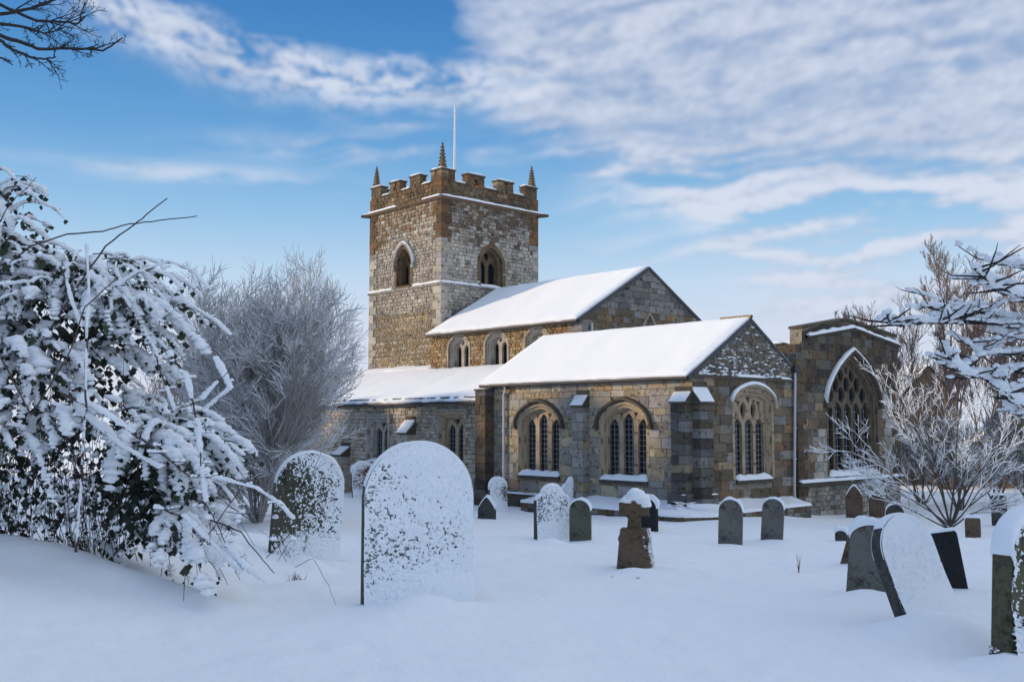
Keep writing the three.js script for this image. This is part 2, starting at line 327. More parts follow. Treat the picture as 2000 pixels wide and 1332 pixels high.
// ---------------------------------------------------------------- the church
const CB = 2.9;                                                     // heights below are measured from eye level; the church's base lies 2.9 m under it
const church = thing('church', 'stone parish church with battlemented tower, snowy roofs and arched windows', 'church', [5.318, EYE - CB, -29.99], -(90 - 42.392) * D2R);
const ROT = { S: 0, E: Math.PI / 2, W: -Math.PI / 2, N: Math.PI };
function place(o, face, at, a = 0, y = 0, n = 0) {                  // wall coordinates: a to the right seen from outside, y up, n outwards
  o.rotation.y = ROT[face];
  const c = Math.cos(ROT[face]), s = Math.sin(ROT[face]);
  const off = face === 'S' || face === 'E' ? at : -at;
  const z = off + n; o.position.set(a * c + z * s, y, -a * s + z * c); o.updateMatrix(); return o;
}
function group(name, parent) { const g = new THREE.Group(); g.name = name; parent.add(g); return g; }
const stones = [], later = [];                                     // later: pieces of snow to hang on their ledges
function pickCol(r, list) { let t = r() * list.reduce((s, l) => s + l[1], 0); const mean = [0, 0, 0]; let tw = 0; for (const [q, w] of list) { tw += w; for (let i = 0; i < 3; i++) mean[i] += q[i] * w; } for (let i = 0; i < 3; i++) mean[i] /= tw; for (let [c, w] of list) { t -= w; if (t <= 0) { const k = 0.82 + r() * 0.36; c = mix3(c, mean, 0.38); return [c[0] * k, c[1] * k * (0.97 + r() * 0.06), c[2] * k * (0.93 + r() * 0.12)]; } } return list[0][0]; }
const C = { lime: [0.46, 0.43, 0.39], limeL: [0.54, 0.51, 0.46], limeW: [0.45, 0.39, 0.31], tan: [0.40, 0.31, 0.19], gold: [0.43, 0.31, 0.16], buff: [0.44, 0.36, 0.24], orange: [0.34, 0.18, 0.07], rust: [0.24, 0.12, 0.055], brown: [0.17, 0.11, 0.06], dkbrown: [0.085, 0.062, 0.042], black: [0.038, 0.035, 0.032], grey: [0.26, 0.26, 0.255], greyB: [0.33, 0.325, 0.315], dkgrey: [0.13, 0.13, 0.13], olive: [0.15, 0.13, 0.09] };
function emitStone(gb, s) {
  const r = rng(s.seed), g = s.gap, b = s.bev, n0 = -0.045, n1 = s.n, j = () => (r() - 0.5) * s.jit;
  const x0b = s.x0b + g, x1b = s.x1b - g, x0t = Math.min(s.x0t + g, s.x1t - g - 0.004), x1t = Math.max(s.x1t - g, x0t + 0.004), y0 = s.y0 + g, y1 = s.y1 - g;
  const o = [[x0b + j(), y0 + j()], [x1b + j(), y0 + j()], [x1t + j(), y1 + j()], [x0t + j(), y1 + j()]];
  const cx = (x0b + x1b + x0t + x1t) / 4, cy = (y0 + y1) / 2;
  const inn = o.map(([x, y]) => [x + Math.sign(cx - x) * Math.min(b, Math.abs(cx - x) * 0.6), y + Math.sign(cy - y) * Math.min(b, Math.abs(cy - y) * 0.6)]);
  const e = n1 - b * 0.7, f = () => n1 + (r() - 0.5) * s.jit * 0.5, F = inn.map((p) => [p[0], p[1], f()]), O = o.map((p) => [p[0], p[1], e]), Bk = o.map((p) => [p[0], p[1], n0]);
  gb.col = s.col; const uo = r() * 7, vo = r() * 7;
  gb.quad(F[0], F[1], F[2], F[3], uo, vo);
  for (let k = 0; k < 4; k++) { const q = (k + 1) % 4; gb.quad(O[k], O[q], F[q], F[k], uo, vo); gb.quad(Bk[k], Bk[q], O[q], O[k], uo, vo); }
}
let seedN = 11;
// sooty and lichened patches run over many stones at once
function weather(c, a, y) { const k = 0.70 + 0.62 * fbm(a * 0.9 + 3, y * 0.55 + 8, 0, 4), l = sstep(0.56, 0.72, fbm(a * 1.7 + 90, y * 1.7, 0, 3)) * 0.35; return mix3([c[0] * k, c[1] * k, c[2] * k], [0.20, 0.19, 0.14], l); }
function wall({ name, face, at, a0, a1, y0, top, openings = [], th = 0.45, style, from, coreEnd = 0.022 }) {
  top = top || [[a0, 0], [a1, 0]];
  const sh = new THREE.Shape(); sh.moveTo(a0 + coreEnd, y0); sh.lineTo(a1 - coreEnd, y0);
  for (let i = top.length - 1; i >= 0; i--) sh.lineTo(clamp(top[i][0], a0 + coreEnd, a1 - coreEnd), top[i][1] - 0.004);
  for (const o of openings) { const h = new THREE.Path(); o.outline(0.02).forEach(([x, y], i) => i ? h.lineTo(o.c + x, o.y + y) : h.moveTo(o.c + x, o.y + y)); sh.holes.push(h); }
  const g = new THREE.ExtrudeGeometry(sh, { depth: th, bevelEnabled: false }); g.translate(0, 0, -th - 0.02);
  const w = place(addMesh(name || 'wall', g, M.mortar, church), face, at);
  if (!style) return w;
  const r = rng(seedN += 77), apexI = top.reduce((m, p, i) => p[1] > top[m][1] ? i : m, 0), apex = top[apexI];
  const lim = (y) => {
    let l = a0, q = a1;
    for (let i = 0; i < apexI; i++) if (y > top[i][1]) l = Math.max(l, y >= top[i + 1][1] ? top[i + 1][0] : lerp(top[i][0], top[i + 1][0], (y - top[i][1]) / (top[i + 1][1] - top[i][1])));
    for (let i = top.length - 1; i > apexI; i--) if (y > top[i][1]) q = Math.min(q, y >= top[i - 1][1] ? top[i - 1][0] : lerp(top[i][0], top[i - 1][0], (y - top[i][1]) / (top[i - 1][1] - top[i][1])));
    return [l, q];
  };
  let y = from ?? y0; const flat = top.every((p) => Math.abs(p[1] - apex[1]) < 1e-6);
  while (y < apex[1] - 0.02) {
    const st = typeof style === 'function' ? style(y) : style;
    let h = lerp(st.h[0], st.h[1], r()); if (y + h > apex[1] - 0.05) h = apex[1] - y;
    const y1 = y + h, [lb, rb] = lim(y), [lt, rt] = lim(y1);
    let seg = [[lb, rb]];
    for (const o of openings) {
      let hw = 0; for (let k = 0; k <= 6; k++) hw = Math.max(hw, o.hw(lerp(y, y1, k / 6) - o.y));
      if (hw <= 0) continue; hw += 0.03;
      seg = seg.flatMap(([a, b]) => b <= o.c - hw || a >= o.c + hw ? [[a, b]] : [[a, o.c - hw], [o.c + hw, b]].filter(([p, q]) => q - p > 0.03));
    }
    for (const [sa, sb] of seg) {
      let x = sa;
      while (x < sb - 0.001) {
        let l = h * lerp(st.l[0], st.l[1], r()); let nx = x + l;
        if (x === lb && lt > lb) nx = Math.max(nx, lt + 0.12); 
        const last = nx > sb - h * 0.5 * st.l[0] || (sb === rb && rt < rb && nx > rt - 0.12); if (last) nx = sb;
        const rec = { w, kind: st.kind, face, x0b: x, x1b: nx, x0t: x === lb ? Math.max(lt, x) : x, x1t: nx === rb ? Math.min(rt, nx) : nx, y0: y, y1, n: 0.002 + r() * st.proud, bev: st.bev, jit: st.jit, gap: st.gap, col: weather(st.col((x + nx) / 2, y + h / 2, r), (x + nx) / 2 + at * 3.1, y), seed: Math.floor(r() * 1e9) };
        if (rec.x1t > rec.x0t - 1e-3) stones.push(rec);
        x = nx;
      }
    }
    y = y1;
  }
  return w;
}
// --- window shapes
function arch(w, hs, rise, m, o = 0, seg = 18) {
  const W = w / 2 + o, pts = [[-W, 0]];
  if (!rise) return [[-W, 0], [-W, hs + o], [W, hs + o], [W, 0]];
  const R = rise + o * 1.1;
  for (let k = 0; k <= seg; k++) { const a = -Math.PI / 2 + Math.PI * k / seg, t = Math.abs(Math.sin(a)); pts.push([Math.sin(a) * W, hs + R * ((1 - m) * Math.cos(a) + m * (1 - t))]); }
  pts.push([W, 0]); return pts;
}
function opening(c, y, w, hs, rise, m) {
  return { c, y, w, hs, rise, m, outline: (o) => arch(w, hs, rise, m, o), hw: (v) => { if (v < -0.02) return 0; if (v <= hs) return w / 2; if (!rise || v > hs + rise) return 0; const k = (v - hs) / rise; let lo = 0, hi = 1; for (let i = 0; i < 24; i++) { const t = (lo + hi) / 2; if ((1 - m) * Math.sqrt(1 - t * t) + m * (1 - t) > k) lo = t; else hi = t; } return lo * w / 2; } };
}
function loft(gb, outlines) { // outlines: [{pts, n}]
  for (let k = 0; k < outlines.length - 1; k++) { const A = outlines[k], B = outlines[k + 1]; for (let i = 0; i < A.pts.length - 1; i++) gb.quad([...A.pts[i], A.n], [...B.pts[i], B.n], [...B.pts[i + 1], B.n], [...A.pts[i + 1], A.n], 0.3 * k, 0); }
}
const pathOf = (pts) => { const p = new THREE.Path(); pts.forEach(([x, y], i) => i ? p.lineTo(x, y) : p.moveTo(x, y)); p.closePath(); return p; };
const shapeOf = (pts) => { const p = new THREE.Shape(); pts.forEach(([x, y], i) => i ? p.lineTo(x, y) : p.moveTo(x, y)); p.closePath(); return p; };
const lancet = (c, w, y0, hs, rise, m = 0.4) => arch(w, hs - y0, rise, m, 0, 12).map(([x, y]) => [x + c, y + y0]);
const dagger = (c, y, w, h, lean = 0) => { const p = []; for (let k = 0; k < 16; k++) { const a = k / 16 * 6.2832, q = Math.sin(a), x = Math.cos(a); p.push([c + Math.sign(x) * Math.pow(Math.abs(x), 1.35) * w / 2 + lean * q * h / 2, y + q * h / 2]); } return p; };
const tri = (c, y, w, h) => [[c - w / 2, y + h / 2], [c, y - h / 2], [c + w / 2, y + h / 2]];
// a traceried window in a wall: surround, tracery, glass, bars, hood, sill
function windowUnit({ face, at, o, prof, lights, extra = [], mat = M.dress, hood, sillW, snowSill = 0, barStep = [0.15, 0.17], plateT = 0.11, bars = true, sillMat }) {
  const g = place(group('window', church), face, at, o.c, o.y);
  const gb = new GB(); loft(gb, prof.map(([off, n]) => ({ pts: arch(o.w, o.hs, o.rise, o.m, off), n }))); gb.mesh('surround', mat, g);
  const [oi, ni] = prof[prof.length - 1];
  const sh = shapeOf(arch(o.w, o.hs, o.rise, o.m, oi + 0.02));
  const holes = [...lights, ...extra]; for (const h of holes) sh.holes.push(pathOf(h));
  const tg = new THREE.ExtrudeGeometry(sh, { depth: plateT, bevelEnabled: true, bevelSize: 0.02, bevelThickness: 0.03, bevelOffset: -0.02, bevelSegments: 1 }); tg.translate(0, 0, ni - plateT);
  addMesh('tracery', tg, mat, g);
  const gn = ni - plateT * 0.75;
  const r = rng(Math.floor(o.c * 1000 + o.y * 77 + 5e4));
  for (const h of holes) { const q = new THREE.ShapeGeometry(shapeOf(h.map(([x, y]) => [x, y]))); q.translate(0, 0, gn); q.rotateY((r() - 0.5) * 0.004); addMesh('glass_pane', q, M.glass, g); }
  if (bars) {
    const b = new GB();
    for (const h of lights) {
      const xs = h.map((p) => p[0]), ys = h.map((p) => p[1]), x0 = Math.min(...xs), x1 = Math.max(...xs), yb = Math.min(...ys), yt = Math.max(...ys);
      const hsL = Math.max(...h.filter((p) => Math.abs(p[0] - x0) < 1e-6).map((p) => p[1]));
      const nv = Math.max(1, Math.round((x1 - x0) / barStep[0])), e = 0.006;
      for (let k = 1; k < nv; k++) { const x = lerp(x0, x1, k / nv), top = lerp(hsL, yt, nv === 2 ? 0.95 : 0.6); b.box(x - e, x + e, yb, top, gn + 0.003, gn + 0.014); }
      for (let y = yb + barStep[1]; y < yt - 0.04; y += barStep[1]) { const t = y < hsL ? 1 : Math.sqrt(Math.max(0, 1 - (y - hsL) / (yt - hsL))) * 0.9, c = (x0 + x1) / 2, wd = (x1 - x0) / 2 * t; b.box(c - wd, c + wd, y - e, y + e, gn + 0.004, gn + 0.016); }
    }
    b.mesh('glazing_bars', M.lead, g);
  }
  if (hood) {
    const hb = new GB(); const cut = (off) => { const p = arch(o.w, o.hs, o.rise, o.m, off); return o.rise ? [[p[1][0], p[1][1] - 0.06], ...p.slice(1, -1), [p[p.length - 2][0], p[p.length - 2][1] - 0.06]] : [[p[1][0], p[1][1] - 0.25], p[1], p[2], [p[2][0], p[2][1] - 0.25]]; };
    const [i0, i1, hn] = hood.size; loft(hb, [[i1, -0.02], [i1 - 0.01, hn * 0.6], [i1 - 0.03, hn], [i0 + 0.02, hn], [i0, hn * 0.5], [i0, -0.02]].map(([off, n]) => ({ pts: cut(off), n })));
    for (const s of [-1, 1]) { const p = cut((i0 + i1) / 2)[s < 0 ? 0 : cut(0).length - 1]; hb.box(p[0] - (i1 - i0) * 0.75, p[0] + (i1 - i0) * 0.75, p[1] - 0.09, p[1] + 0.03, -0.02, hn + 0.012); }
    const hm = hb.mesh('hood_mould', hood.mat || mat, g);
    if (hood.snow) { const sb = new GB(); const top = cut(i1 - 0.015).slice(hood.cut ?? 2, -(hood.cut ?? 2) || undefined); snowStrip(sb, top.map(([x, y]) => [x, y, hn * 0.45]), [0, 0, 1], hn * 1.25, hood.snow, o.c * 3.1, 0, 0.06); sb.mesh('snow', M.snowSmall, hm); }
  }
  const sb = new GB(), sw = (sillW ?? o.w + 0.06) / 2;
  sb.quad([-sw, -0.02, 0.06], [sw, -0.02, 0.06], [sw, 0.07, ni], [-sw, 0.07, ni]); sb.box(-sw, sw, -0.15, -0.022, -0.03, 0.075);
  const sm = sb.mesh('sill', sillMat || mat, g);
  if (snowSill) { const q = new GB(); const n = 30; q.grid(n, 7, (s, t) => { const e = Math.min(1, Math.min(s, 1 - s) * 12), a = Math.PI * t, h = snowSill * (0.55 + 0.9 * fbm(s * 9 + o.c * 5, 2, 0, 3)) * Math.sqrt(e); const z = lerp(0.10, ni + 0.05, t); return [lerp(-sw, sw, s), -0.03 + lerp(0, 0.09, t) + Math.pow(Math.sin(a), 0.6) * h, z]; }); q.mesh('snow', M.snowSmall, sm); }
  return g;
}
const Y = (v) => v + CB;

// --- stone styles
const rubble = (col, h = [0.11, 0.19], l = [1.2, 2.4]) => ({ h, l, proud: 0.03, jit: 0.022, bev: 0.022, gap: 0.008, kind: 'rubble_stone', col });
const ashlar = (col, h = [0.18, 0.38], l = [1.0, 2.9]) => ({ h, l, proud: 0.012, jit: 0.006, bev: 0.012, gap: 0.006, kind: 'ashlar_block', col });
const towerCol = (east) => (a, y, r) => {
  const v = y - CB, ed = Math.min(a - (east ? 1.69 : -19.23), (east ? 7.2 : -14.09) - a);
  const patch = fbm(a * 1.1 + (east ? 50 : 0), y * 1.4, 0, 3);
  if (v > 9.5) return pickCol(r, [[C.brown, 3], [C.dkbrown, 2.2], [C.olive, 2], [C.tan, east ? 0.4 : 1.4], [C.rust, 1]]);
  if (v > 8.35 + (patch - 0.5) * 2.4 || (patch > 0.68 && v > 7.4)) return pickCol(r, east ? [[C.brown, 3], [C.dkbrown, 2], [C.rust, 0.8], [C.lime, 2.2], [C.grey, 2]] : [[C.brown, 2], [C.tan, 1.6], [C.rust, 1.2], [C.limeW, 1.8], [C.limeL, 1]]);
  if (v > 7.6 && ed < 0.45) return pickCol(r, [[C.rust, 2], [C.brown, 2], [C.dkbrown, 2], [C.orange, 1]]);
  if (v > 4.75) return pickCol(r, [[C.lime, 4], [C.limeL, 3.4], [C.limeW, 2], [C.grey, 1.1], [C.dkgrey, 0.18]]);
  if (!east) return pickCol(r, [[C.limeW, 3], [C.gold, 1 + patch], [C.buff, 3], [C.tan, 1.6], [C.limeL, 1.4], [C.brown, 0.35]]);
  return pickCol(r, [[C.lime, 2], [C.grey, 2.4], [C.dkgrey, 1.5], [C.brown, 1.2]]);
};
const clereCol = (a, y, r) => pickCol(r, [[C.gold, 2.2], [C.tan, 3], [C.orange, 2.4], [C.rust, 1.3], [C.buff, 1.6]]);
const naveGableCol = (a, y, r) => { const v = y - CB; return v < 4.0 + (fbm(a * 2, 1, 0, 2) - 0.5) * 0.5 ? pickCol(r, [[C.brown, 2], [C.olive, 2], [C.tan, 1], [C.rust, 0.7], [C.grey, 1]]) : pickCol(r, [[C.grey, 4], [C.dkgrey, 2.6], [C.greyB, 2.2], [C.rust, 0.1], [C.black, 0.4]]); };
const chapelSCol = (a, y, r) => { const v = y - CB; return v > 0.75 ? pickCol(r, [[C.greyB, 2.4], [C.buff, 2.6], [C.gold, 1.0], [C.orange, 0.45], [C.lime, 1.2]]) : pickCol(r, [[C.greyB, 4.2], [C.grey, 1.8], [C.buff, 1.8], [C.tan, 1.2], [C.rust, 0.35], [C.dkgrey, 0.3]]); };
const chapelECol = (a, y, r) => { const v = y - CB; return v > 1.5 ? pickCol(r, [[C.grey, 3], [C.dkgrey, 2], [C.olive, 1.6], [C.lime, 1], [C.brown, 1]]) : pickCol(r, [[C.brown, 2.6], [C.dkbrown, 2], [C.olive, 2], [C.tan, 1.0], [C.grey, 1.6], [C.greyB, 0.9], [C.rust, 0.7], [C.black, 0.8]]); };
const darkCol = (a, y, r) => pickCol(r, [[C.dkbrown, 3], [C.black, 2], [C.brown, 1.4], [C.olive, 1], [C.dkgrey, 1]]);
const butCol = (a, y, r) => pickCol(r, [[C.dkgrey, 2], [C.black, 2], [C.dkbrown, 2.2], [C.grey, 1.2], [C.olive, 1.2], [C.tan, 0.25]]);
const chancelCol = (a, y, r) => { const v = y - CB; if (v < -1.9) return pickCol(r, [[C.grey, 3], [C.lime, 2], [C.dkgrey, 1.2], [C.limeW, 1.2], [C.brown, 0.5]]); if (v < 0.9 + (fbm(a * 2, 4, 0, 2) - 0.5) && (a > 10.35 || (a > 5.9 && a < 6.7 && v < -0.2))) return pickCol(r, [[C.lime, 3], [C.limeL, 2], [C.greyB, 2]]); return v > 1.0 ? pickCol(r, [[C.dkbrown, 3], [C.brown, 1], [C.black, 2.6], [C.olive, 0.5], [C.dkgrey, 1]]) : pickCol(r, [[C.brown, 3], [C.olive, 2], [C.grey, 2.2], [C.dkgrey, 1.4], [C.tan, 0.7], [C.dkbrown, 1]]); };
const aisleCol = (a, y, r) => pickCol(r, [[C.lime, 3.2], [C.limeL, 3], [C.limeW, 2.6], [C.buff, 1.0], [C.rust, 0.35], [C.brown, 0.25]]);

// the tower and nave stand well north of the chapel, the chancel beside it: measured part by part, then set at its true size and place
let mark = church.children.length;
function setBlock(k, [x, y, z]) { for (const o of church.children.slice(mark)) { o.position.multiplyScalar(k); o.position.x += x; o.position.y += y; o.position.z += z; o.scale.multiplyScalar(k); o.updateMatrix(); } mark = church.children.length; }
// --- tower
const TX = -14.09, TXW = -19.23, TZ = -1.69, TZN = -7.2;
const towS = opening(-16.69, Y(5.98), 1.0, 0.86, 0.74, 0.22), towE = opening(4.45, Y(5.9), 1.22, 0.98, 0.72, 0.22);
wall({ name: 'tower_wall', face: 'S', at: TZ, a0: TXW, a1: TX, y0: -0.7, from: Y(1.3), top: [[TXW, Y(10.14)], [TX, Y(10.14)]], openings: [towS], style: (y) => y < Y(4.75) ? rubble(towerCol(false), [0.07, 0.14], [0.9, 2.2]) : rubble(towerCol(false), [0.11, 0.18], [1.1, 2.1]) });
wall({ name: 'tower_wall', face: 'E', at: TX, a0: -TZ, a1: -TZN, y0: -0.7, from: Y(3.2), top: [[-TZ, Y(10.14)], [-TZN, Y(10.14)]], openings: [towE], style: rubble(towerCol(true), [0.11, 0.18], [1.1, 2.1]) });
wall({ name: 'tower_wall', face: 'N', at: TZN, a0: -TX, a1: -TXW, y0: -0.7, top: [[-TX, Y(10.13)], [-TXW, Y(10.13)]], coreEnd: 0.03 });
wall({ name: 'tower_wall', face: 'W', at: TXW, a0: TZN, a1: TZ, y0: -0.7, top: [[TZN, Y(10.13)], [TZ, Y(10.13)]], coreEnd: 0.03, style: rubble(towerCol(false), [0.15, 0.24], [1.3, 2.6]), from: Y(1.3) });
{
  const b = new GB(); b.box(TXW + 0.4, TX - 0.4, Y(9.3), Y(9.5), TZN + 0.4, TZ - 0.4); const deck = b.mesh('tower_roof', M.slate, church);
  const s = new GB(); s.grid(12, 12, (u, v) => [lerp(TXW + 0.42, TX - 0.42, u), Y(9.56) + 0.05 * fbm(u * 6, v * 6), lerp(TZN + 0.42, TZ - 0.42, 1 - v)]); s.mesh('snow', M.snow, deck);
}
// string courses; path goes round the south-west, south-east and north-east corners
function stringCourse(yy, proud, h, x0, z0, x1, z1, mat, snowH, gaps, wrap = 0) {
  const b = new GB(), p = proud;
  const prof = [[-0.02, 0], [p * 0.6, 0], [p, h * 0.45], [p, h * 0.72], [-0.02, h]];
  for (let i = 0; i < prof.length - 1; i++) {
    const [n0, u0] = prof[i], [n1, u1] = prof[i + 1];
    b.quad([x0 - n0, yy + u0, z0 + n0], [x1 + n0, yy + u0, z0 + n0], [x1 + n1, yy + u1, z0 + n1], [x0 - n1, yy + u1, z0 + n1]);
    b.quad([x1 + n0, yy + u0, z0 + n0], [x1 + n0, yy + u0, z1 - n0], [x1 + n1, yy + u1, z1 - n1], [x1 + n1, yy + u1, z0 + n1]);
    b.quad([x0 - n0, yy + u0, z1 - n0], [x0 - n0, yy + u0, z0 + n0], [x0 - n1, yy + u1, z0 + n1], [x0 - n1, yy + u1, z1 - n1]);
  }
  const m = b.mesh('string_course', mat, church);
  const k = p * 0.45, runs = [], s = () => { const q = new GB(); runs.push(q); return q; };
  for (const [a, c] of gaps.S) snowStrip(s, [[a, yy + h * 0.74, z0 + k], [c, yy + h * 0.74, z0 + k]], [0, 0, 1], p * 1.5, snowH, a * 1.3 + yy);
  for (const [a, c] of gaps.E) snowStrip(s, [[x1 + k, yy + h * 0.74, a], [x1 + k, yy + h * 0.74, c]], [-1, 0, 0], p * 1.5, snowH, a * 1.7 + yy);
  for (const q of runs) q.mesh('snow', M.snowSmall, m);
}
stringCourse(Y(9.38), 0.13, 0.15, TXW, TZ, TX, TZN, M.dressBrown, 0.10, { S: [[-19.3, -17.1], [-15.3, -14.05]], E: [[TZ + 0.1, TZN - 0.1]] });
stringCourse(Y(5.76), 0.11, 0.13, TXW, TZ, TX, TZN, M.dressGrey, 0.10, { S: [[-19.3, -17.4], [-15.95, -14.0]], E: [[TZ + 0.1, -3.75], [-5.2, -7.2]] });
// battlements
function merlon(x0, x1, z0, z1, seed, snowy, capMat) {
  const r = rng(seed), b = new GB(), yb = Y(10.14), yt = Y(10.62), n = x1 - x0 > 0.8 || z0 - z1 > 0.8 ? 2 : 1;
  for (let k = 0; k < 3; k++) { const ya = lerp(yb, yt, k / 3), yc = lerp(yb, yt, (k + 1) / 3); for (let i = 0; i < 2; i++) { const alongX = x1 - x0 >= z0 - z1, sp = 0.35 + r() * 0.3, t0 = i ? sp : 0, t1 = i ? 1 : sp; b.col = pickCol(r, [[C.brown, 3], [C.dkbrown, 2], [C.olive, 2], [C.tan, 0.7], [C.rust, 0.7]]); const g = 0.006, e = (r() - 0.5) * 0.014; if (alongX) b.box(lerp(x0, x1, t0) + g, lerp(x0, x1, t1) - g, ya + g, yc - g * 0.2, z1 + e, z0 + e, r() * 5, r() * 5); else b.box(x0 + e, x1 + e, ya + g, yc - g * 0.2, lerp(z1, z0, t0) + g, lerp(z1, z0, t1) - g, r() * 5, r() * 5); } }
  const m = b.mesh('merlon', M.stone, church);
  const c = new GB(); c.box(x0 - 0.035, x1 + 0.035, yt + 0.003, yt + 0.075, z1 - 0.035, z0 + 0.035); c.mesh('coping', M.dressDark, m);
  const s = new GB(); s.grid(10, 8, (u, v) => { const e = Math.min(1, Math.min(u, 1 - u, v, 1 - v) * 6); return [lerp(x0 - 0.03, x1 + 0.03, u), yt + 0.074 + 0.075 * Math.sqrt(e) * (0.7 + 0.6 * noise(u * 4 + seed, v * 4)), lerp(z0 + 0.03, z1 - 0.03, v)]; }); s.mesh('snow', M.snowSmall, m);
}
const MT = 0.36;
for (const [a, b] of [[-17.8, -17.05], [-16.32, -15.6]]) { merlon(a, b, TZ, TZ - MT, Math.floor(-a * 100)); merlon(a, b, TZN + MT, TZN, Math.floor(-a * 130)); }
for (const [a, b] of [[3.09, 4.05], [4.84, 5.75]]) { merlon(TX - MT, TX, -a, -b, Math.floor(a * 100)); merlon(TXW, TXW + MT, -a, -b, Math.floor(a * 170)); }
for (const [x, xs] of [[TXW, 1], [TX, -1]]) for (const [z, zs] of [[TZ, -1], [TZN, 1]]) {
  merlon(Math.min(x, x + xs * 0.74), Math.max(x, x + xs * 0.74), Math.max(z, z + zs * MT), Math.min(z, z + zs * MT), Math.floor(Math.abs(x * 37 + z * 11)));
  const z2 = z + zs * (MT + 0.01), z3 = z + zs * 0.72; merlon(Math.min(x, x + xs * MT), Math.max(x, x + xs * MT), Math.max(z2, z3), Math.min(z2, z3), Math.floor(Math.abs(x * 31 + z * 17)));
}
{ // embrasure sills with snow
  const b = new GB(), s = new GB(), e = (x0, x1, z0, z1) => { b.box(x0, x1, Y(10.142), Y(10.20), z1 - 0.03, z0 + 0.03); s.grid(8, 6, (u, v) => { const q = Math.min(1, Math.min(u, 1 - u, v, 1 - v) * 5); return [lerp(x0 + 0.01, x1 - 0.01, u), Y(10.20) + 0.09 * Math.sqrt(q) * (0.7 + 0.6 * noise(u * 4 + x0, v * 4)), lerp(z0 + 0.03, z1 - 0.03, v)]; }); };
  for (const [a, c] of [[-18.48, -17.81], [-17.04, -16.33], [-15.59, -14.84]]) { e(a, c, TZ, TZ - MT); e(a, c, TZN + MT, TZN); }
  for (const [a, c] of [[2.42, 3.08], [4.06, 4.83], [5.76, 6.47]]) { b.box(TX - MT - 0.03, TX + 0.03, Y(10.142), Y(10.20), -c, -a); s.grid(8, 6, (u, v) => { const q = Math.min(1, Math.min(u, 1 - u, v, 1 - v) * 5); return [lerp(TX - MT, TX + 0.02, u), Y(10.20) + 0.09 * Math.sqrt(q) * (0.7 + 0.6 * noise(u * 4, v * 4 + a)), lerp(-a - 0.01, -c + 0.01, v)]; }); }
  const m = b.mesh('parapet_coping', M.dressDark, church); s.mesh('snow', M.snowSmall, m);
}
// pinnacles
for (const [x, z, h] of [[TX - 0.17, TZ - 0.17, 1.16], [TXW + 0.17, TZ - 0.17, 1.02], [TX - 0.17, TZN + 0.17, 1.02], [TXW + 0.17, TZN + 0.17, 0.85]]) {
  const g = group('pinnacle', church); g.position.set(x, Y(10.6), z);
  const b = new GB(), r0 = 0.105, r1 = 0.028; b.box(-0.14, 0.14, 0, 0.2, -0.14, 0.14);
  const c4 = (r, y) => [[-r, y, r], [r, y, r], [r, y, -r], [-r, y, -r]], A = c4(r0, 0.2), T = c4(r1, h - 0.08);
  for (let k = 0; k < 4; k++) b.quad(A[k], A[(k + 1) % 4], T[(k + 1) % 4], T[k]);
  b.mesh('shaft', M.dressBrown, g);
  const k = new GB(); for (let i = 0; i < 6; i++) { const y = lerp(0.26, h - 0.14, i / 5), r = lerp(r0, r1, (y - 0.2) / (h - 0.28)) + 0.012; for (const [sx, sz] of [[1, 1], [1, -1], [-1, 1], [-1, -1]]) blob(k, sx * r, y, sz * r, 0.032, 0.038, 0.032, i, BALL1, 0.2); }
  k.mesh('crockets', M.dressBrown, g).userData.kind = 'stuff';
  const f = new GB(); blob(f, 0, h - 0.02, 0, 0.06, 0.05, 0.06, 3, BALL1, 0.2); f.tube([[0, h - 0.1, 0], [0, h + 0.1, 0]], [0.03, 0.012], 6); f.mesh('finial', M.dressBrown, g);
}
{ // waterspouts under the parapet corners
  for (const [x, z, dx, dz] of [[TXW, TZ, -1, 0.35], [TX, TZN, 0.45, -1]]) {
    const b = new GB(), l = 0.5; b.tube([[x, Y(9.4), z], [x + dx * l * 0.5, Y(9.42), z + dz * l * 0.5], [x + dx * l, Y(9.44), z + dz * l]], [0.11, 0.09, 0.06], 6); const m = b.mesh('waterspout', M.dressDark, church);
    const s = new GB(); snowStrip(s, [[x + dx * 0.05, Y(9.49), z + dz * 0.05], [x + dx * l * 0.8, Y(9.49), z + dz * l * 0.8]], [dz, 0, -dx], 0.16, 0.09, 4); s.mesh('snow', M.snowSmall, m);
  }
  const p = new GB(); p.tube([[-16.62, Y(9.4), -4.44], [-16.62, Y(12), -4.44], [-16.62, Y(14.5), -4.44]], [0.062, 0.055, 0.035], 10); const fp = p.mesh('flagpole', M.pole, church);
  const k = new GB(); blob(k, -16.62, Y(14.52), -4.44, 0.05, 0.05, 0.05, 1, BALL1, 0); k.mesh('pole_cap', M.pole, fp);
}
const lightsOf = (n, w, gap, y0, hs, rise, m, dy = [0, 0, 0, 0, 0]) => { const L = (w - gap * (n - 1)) / n; return Array.from({ length: n }, (_, i) => lancet(-w / 2 + L / 2 + i * (L + gap), L, y0, hs + dy[i], rise, m)); };
windowUnit({ face: 'S', at: TZ, o: towS, mat: M.dressBrown, prof: [[0.16, 0], [0.155, 0.028], [0.01, 0.028], [0, -0.12], [-0.1, -0.16], [-0.11, -0.34]], lights: lightsOf(2, 0.74, 0.13, 0.06, 0.72, 0.28, 0.45), extra: [dagger(0, 1.2, 0.2, 0.34)], hood: { size: [0.15, 0.27, 0.11], snow: 0.07, mat: M.dressGrey, cut: 1 }, bars: false });
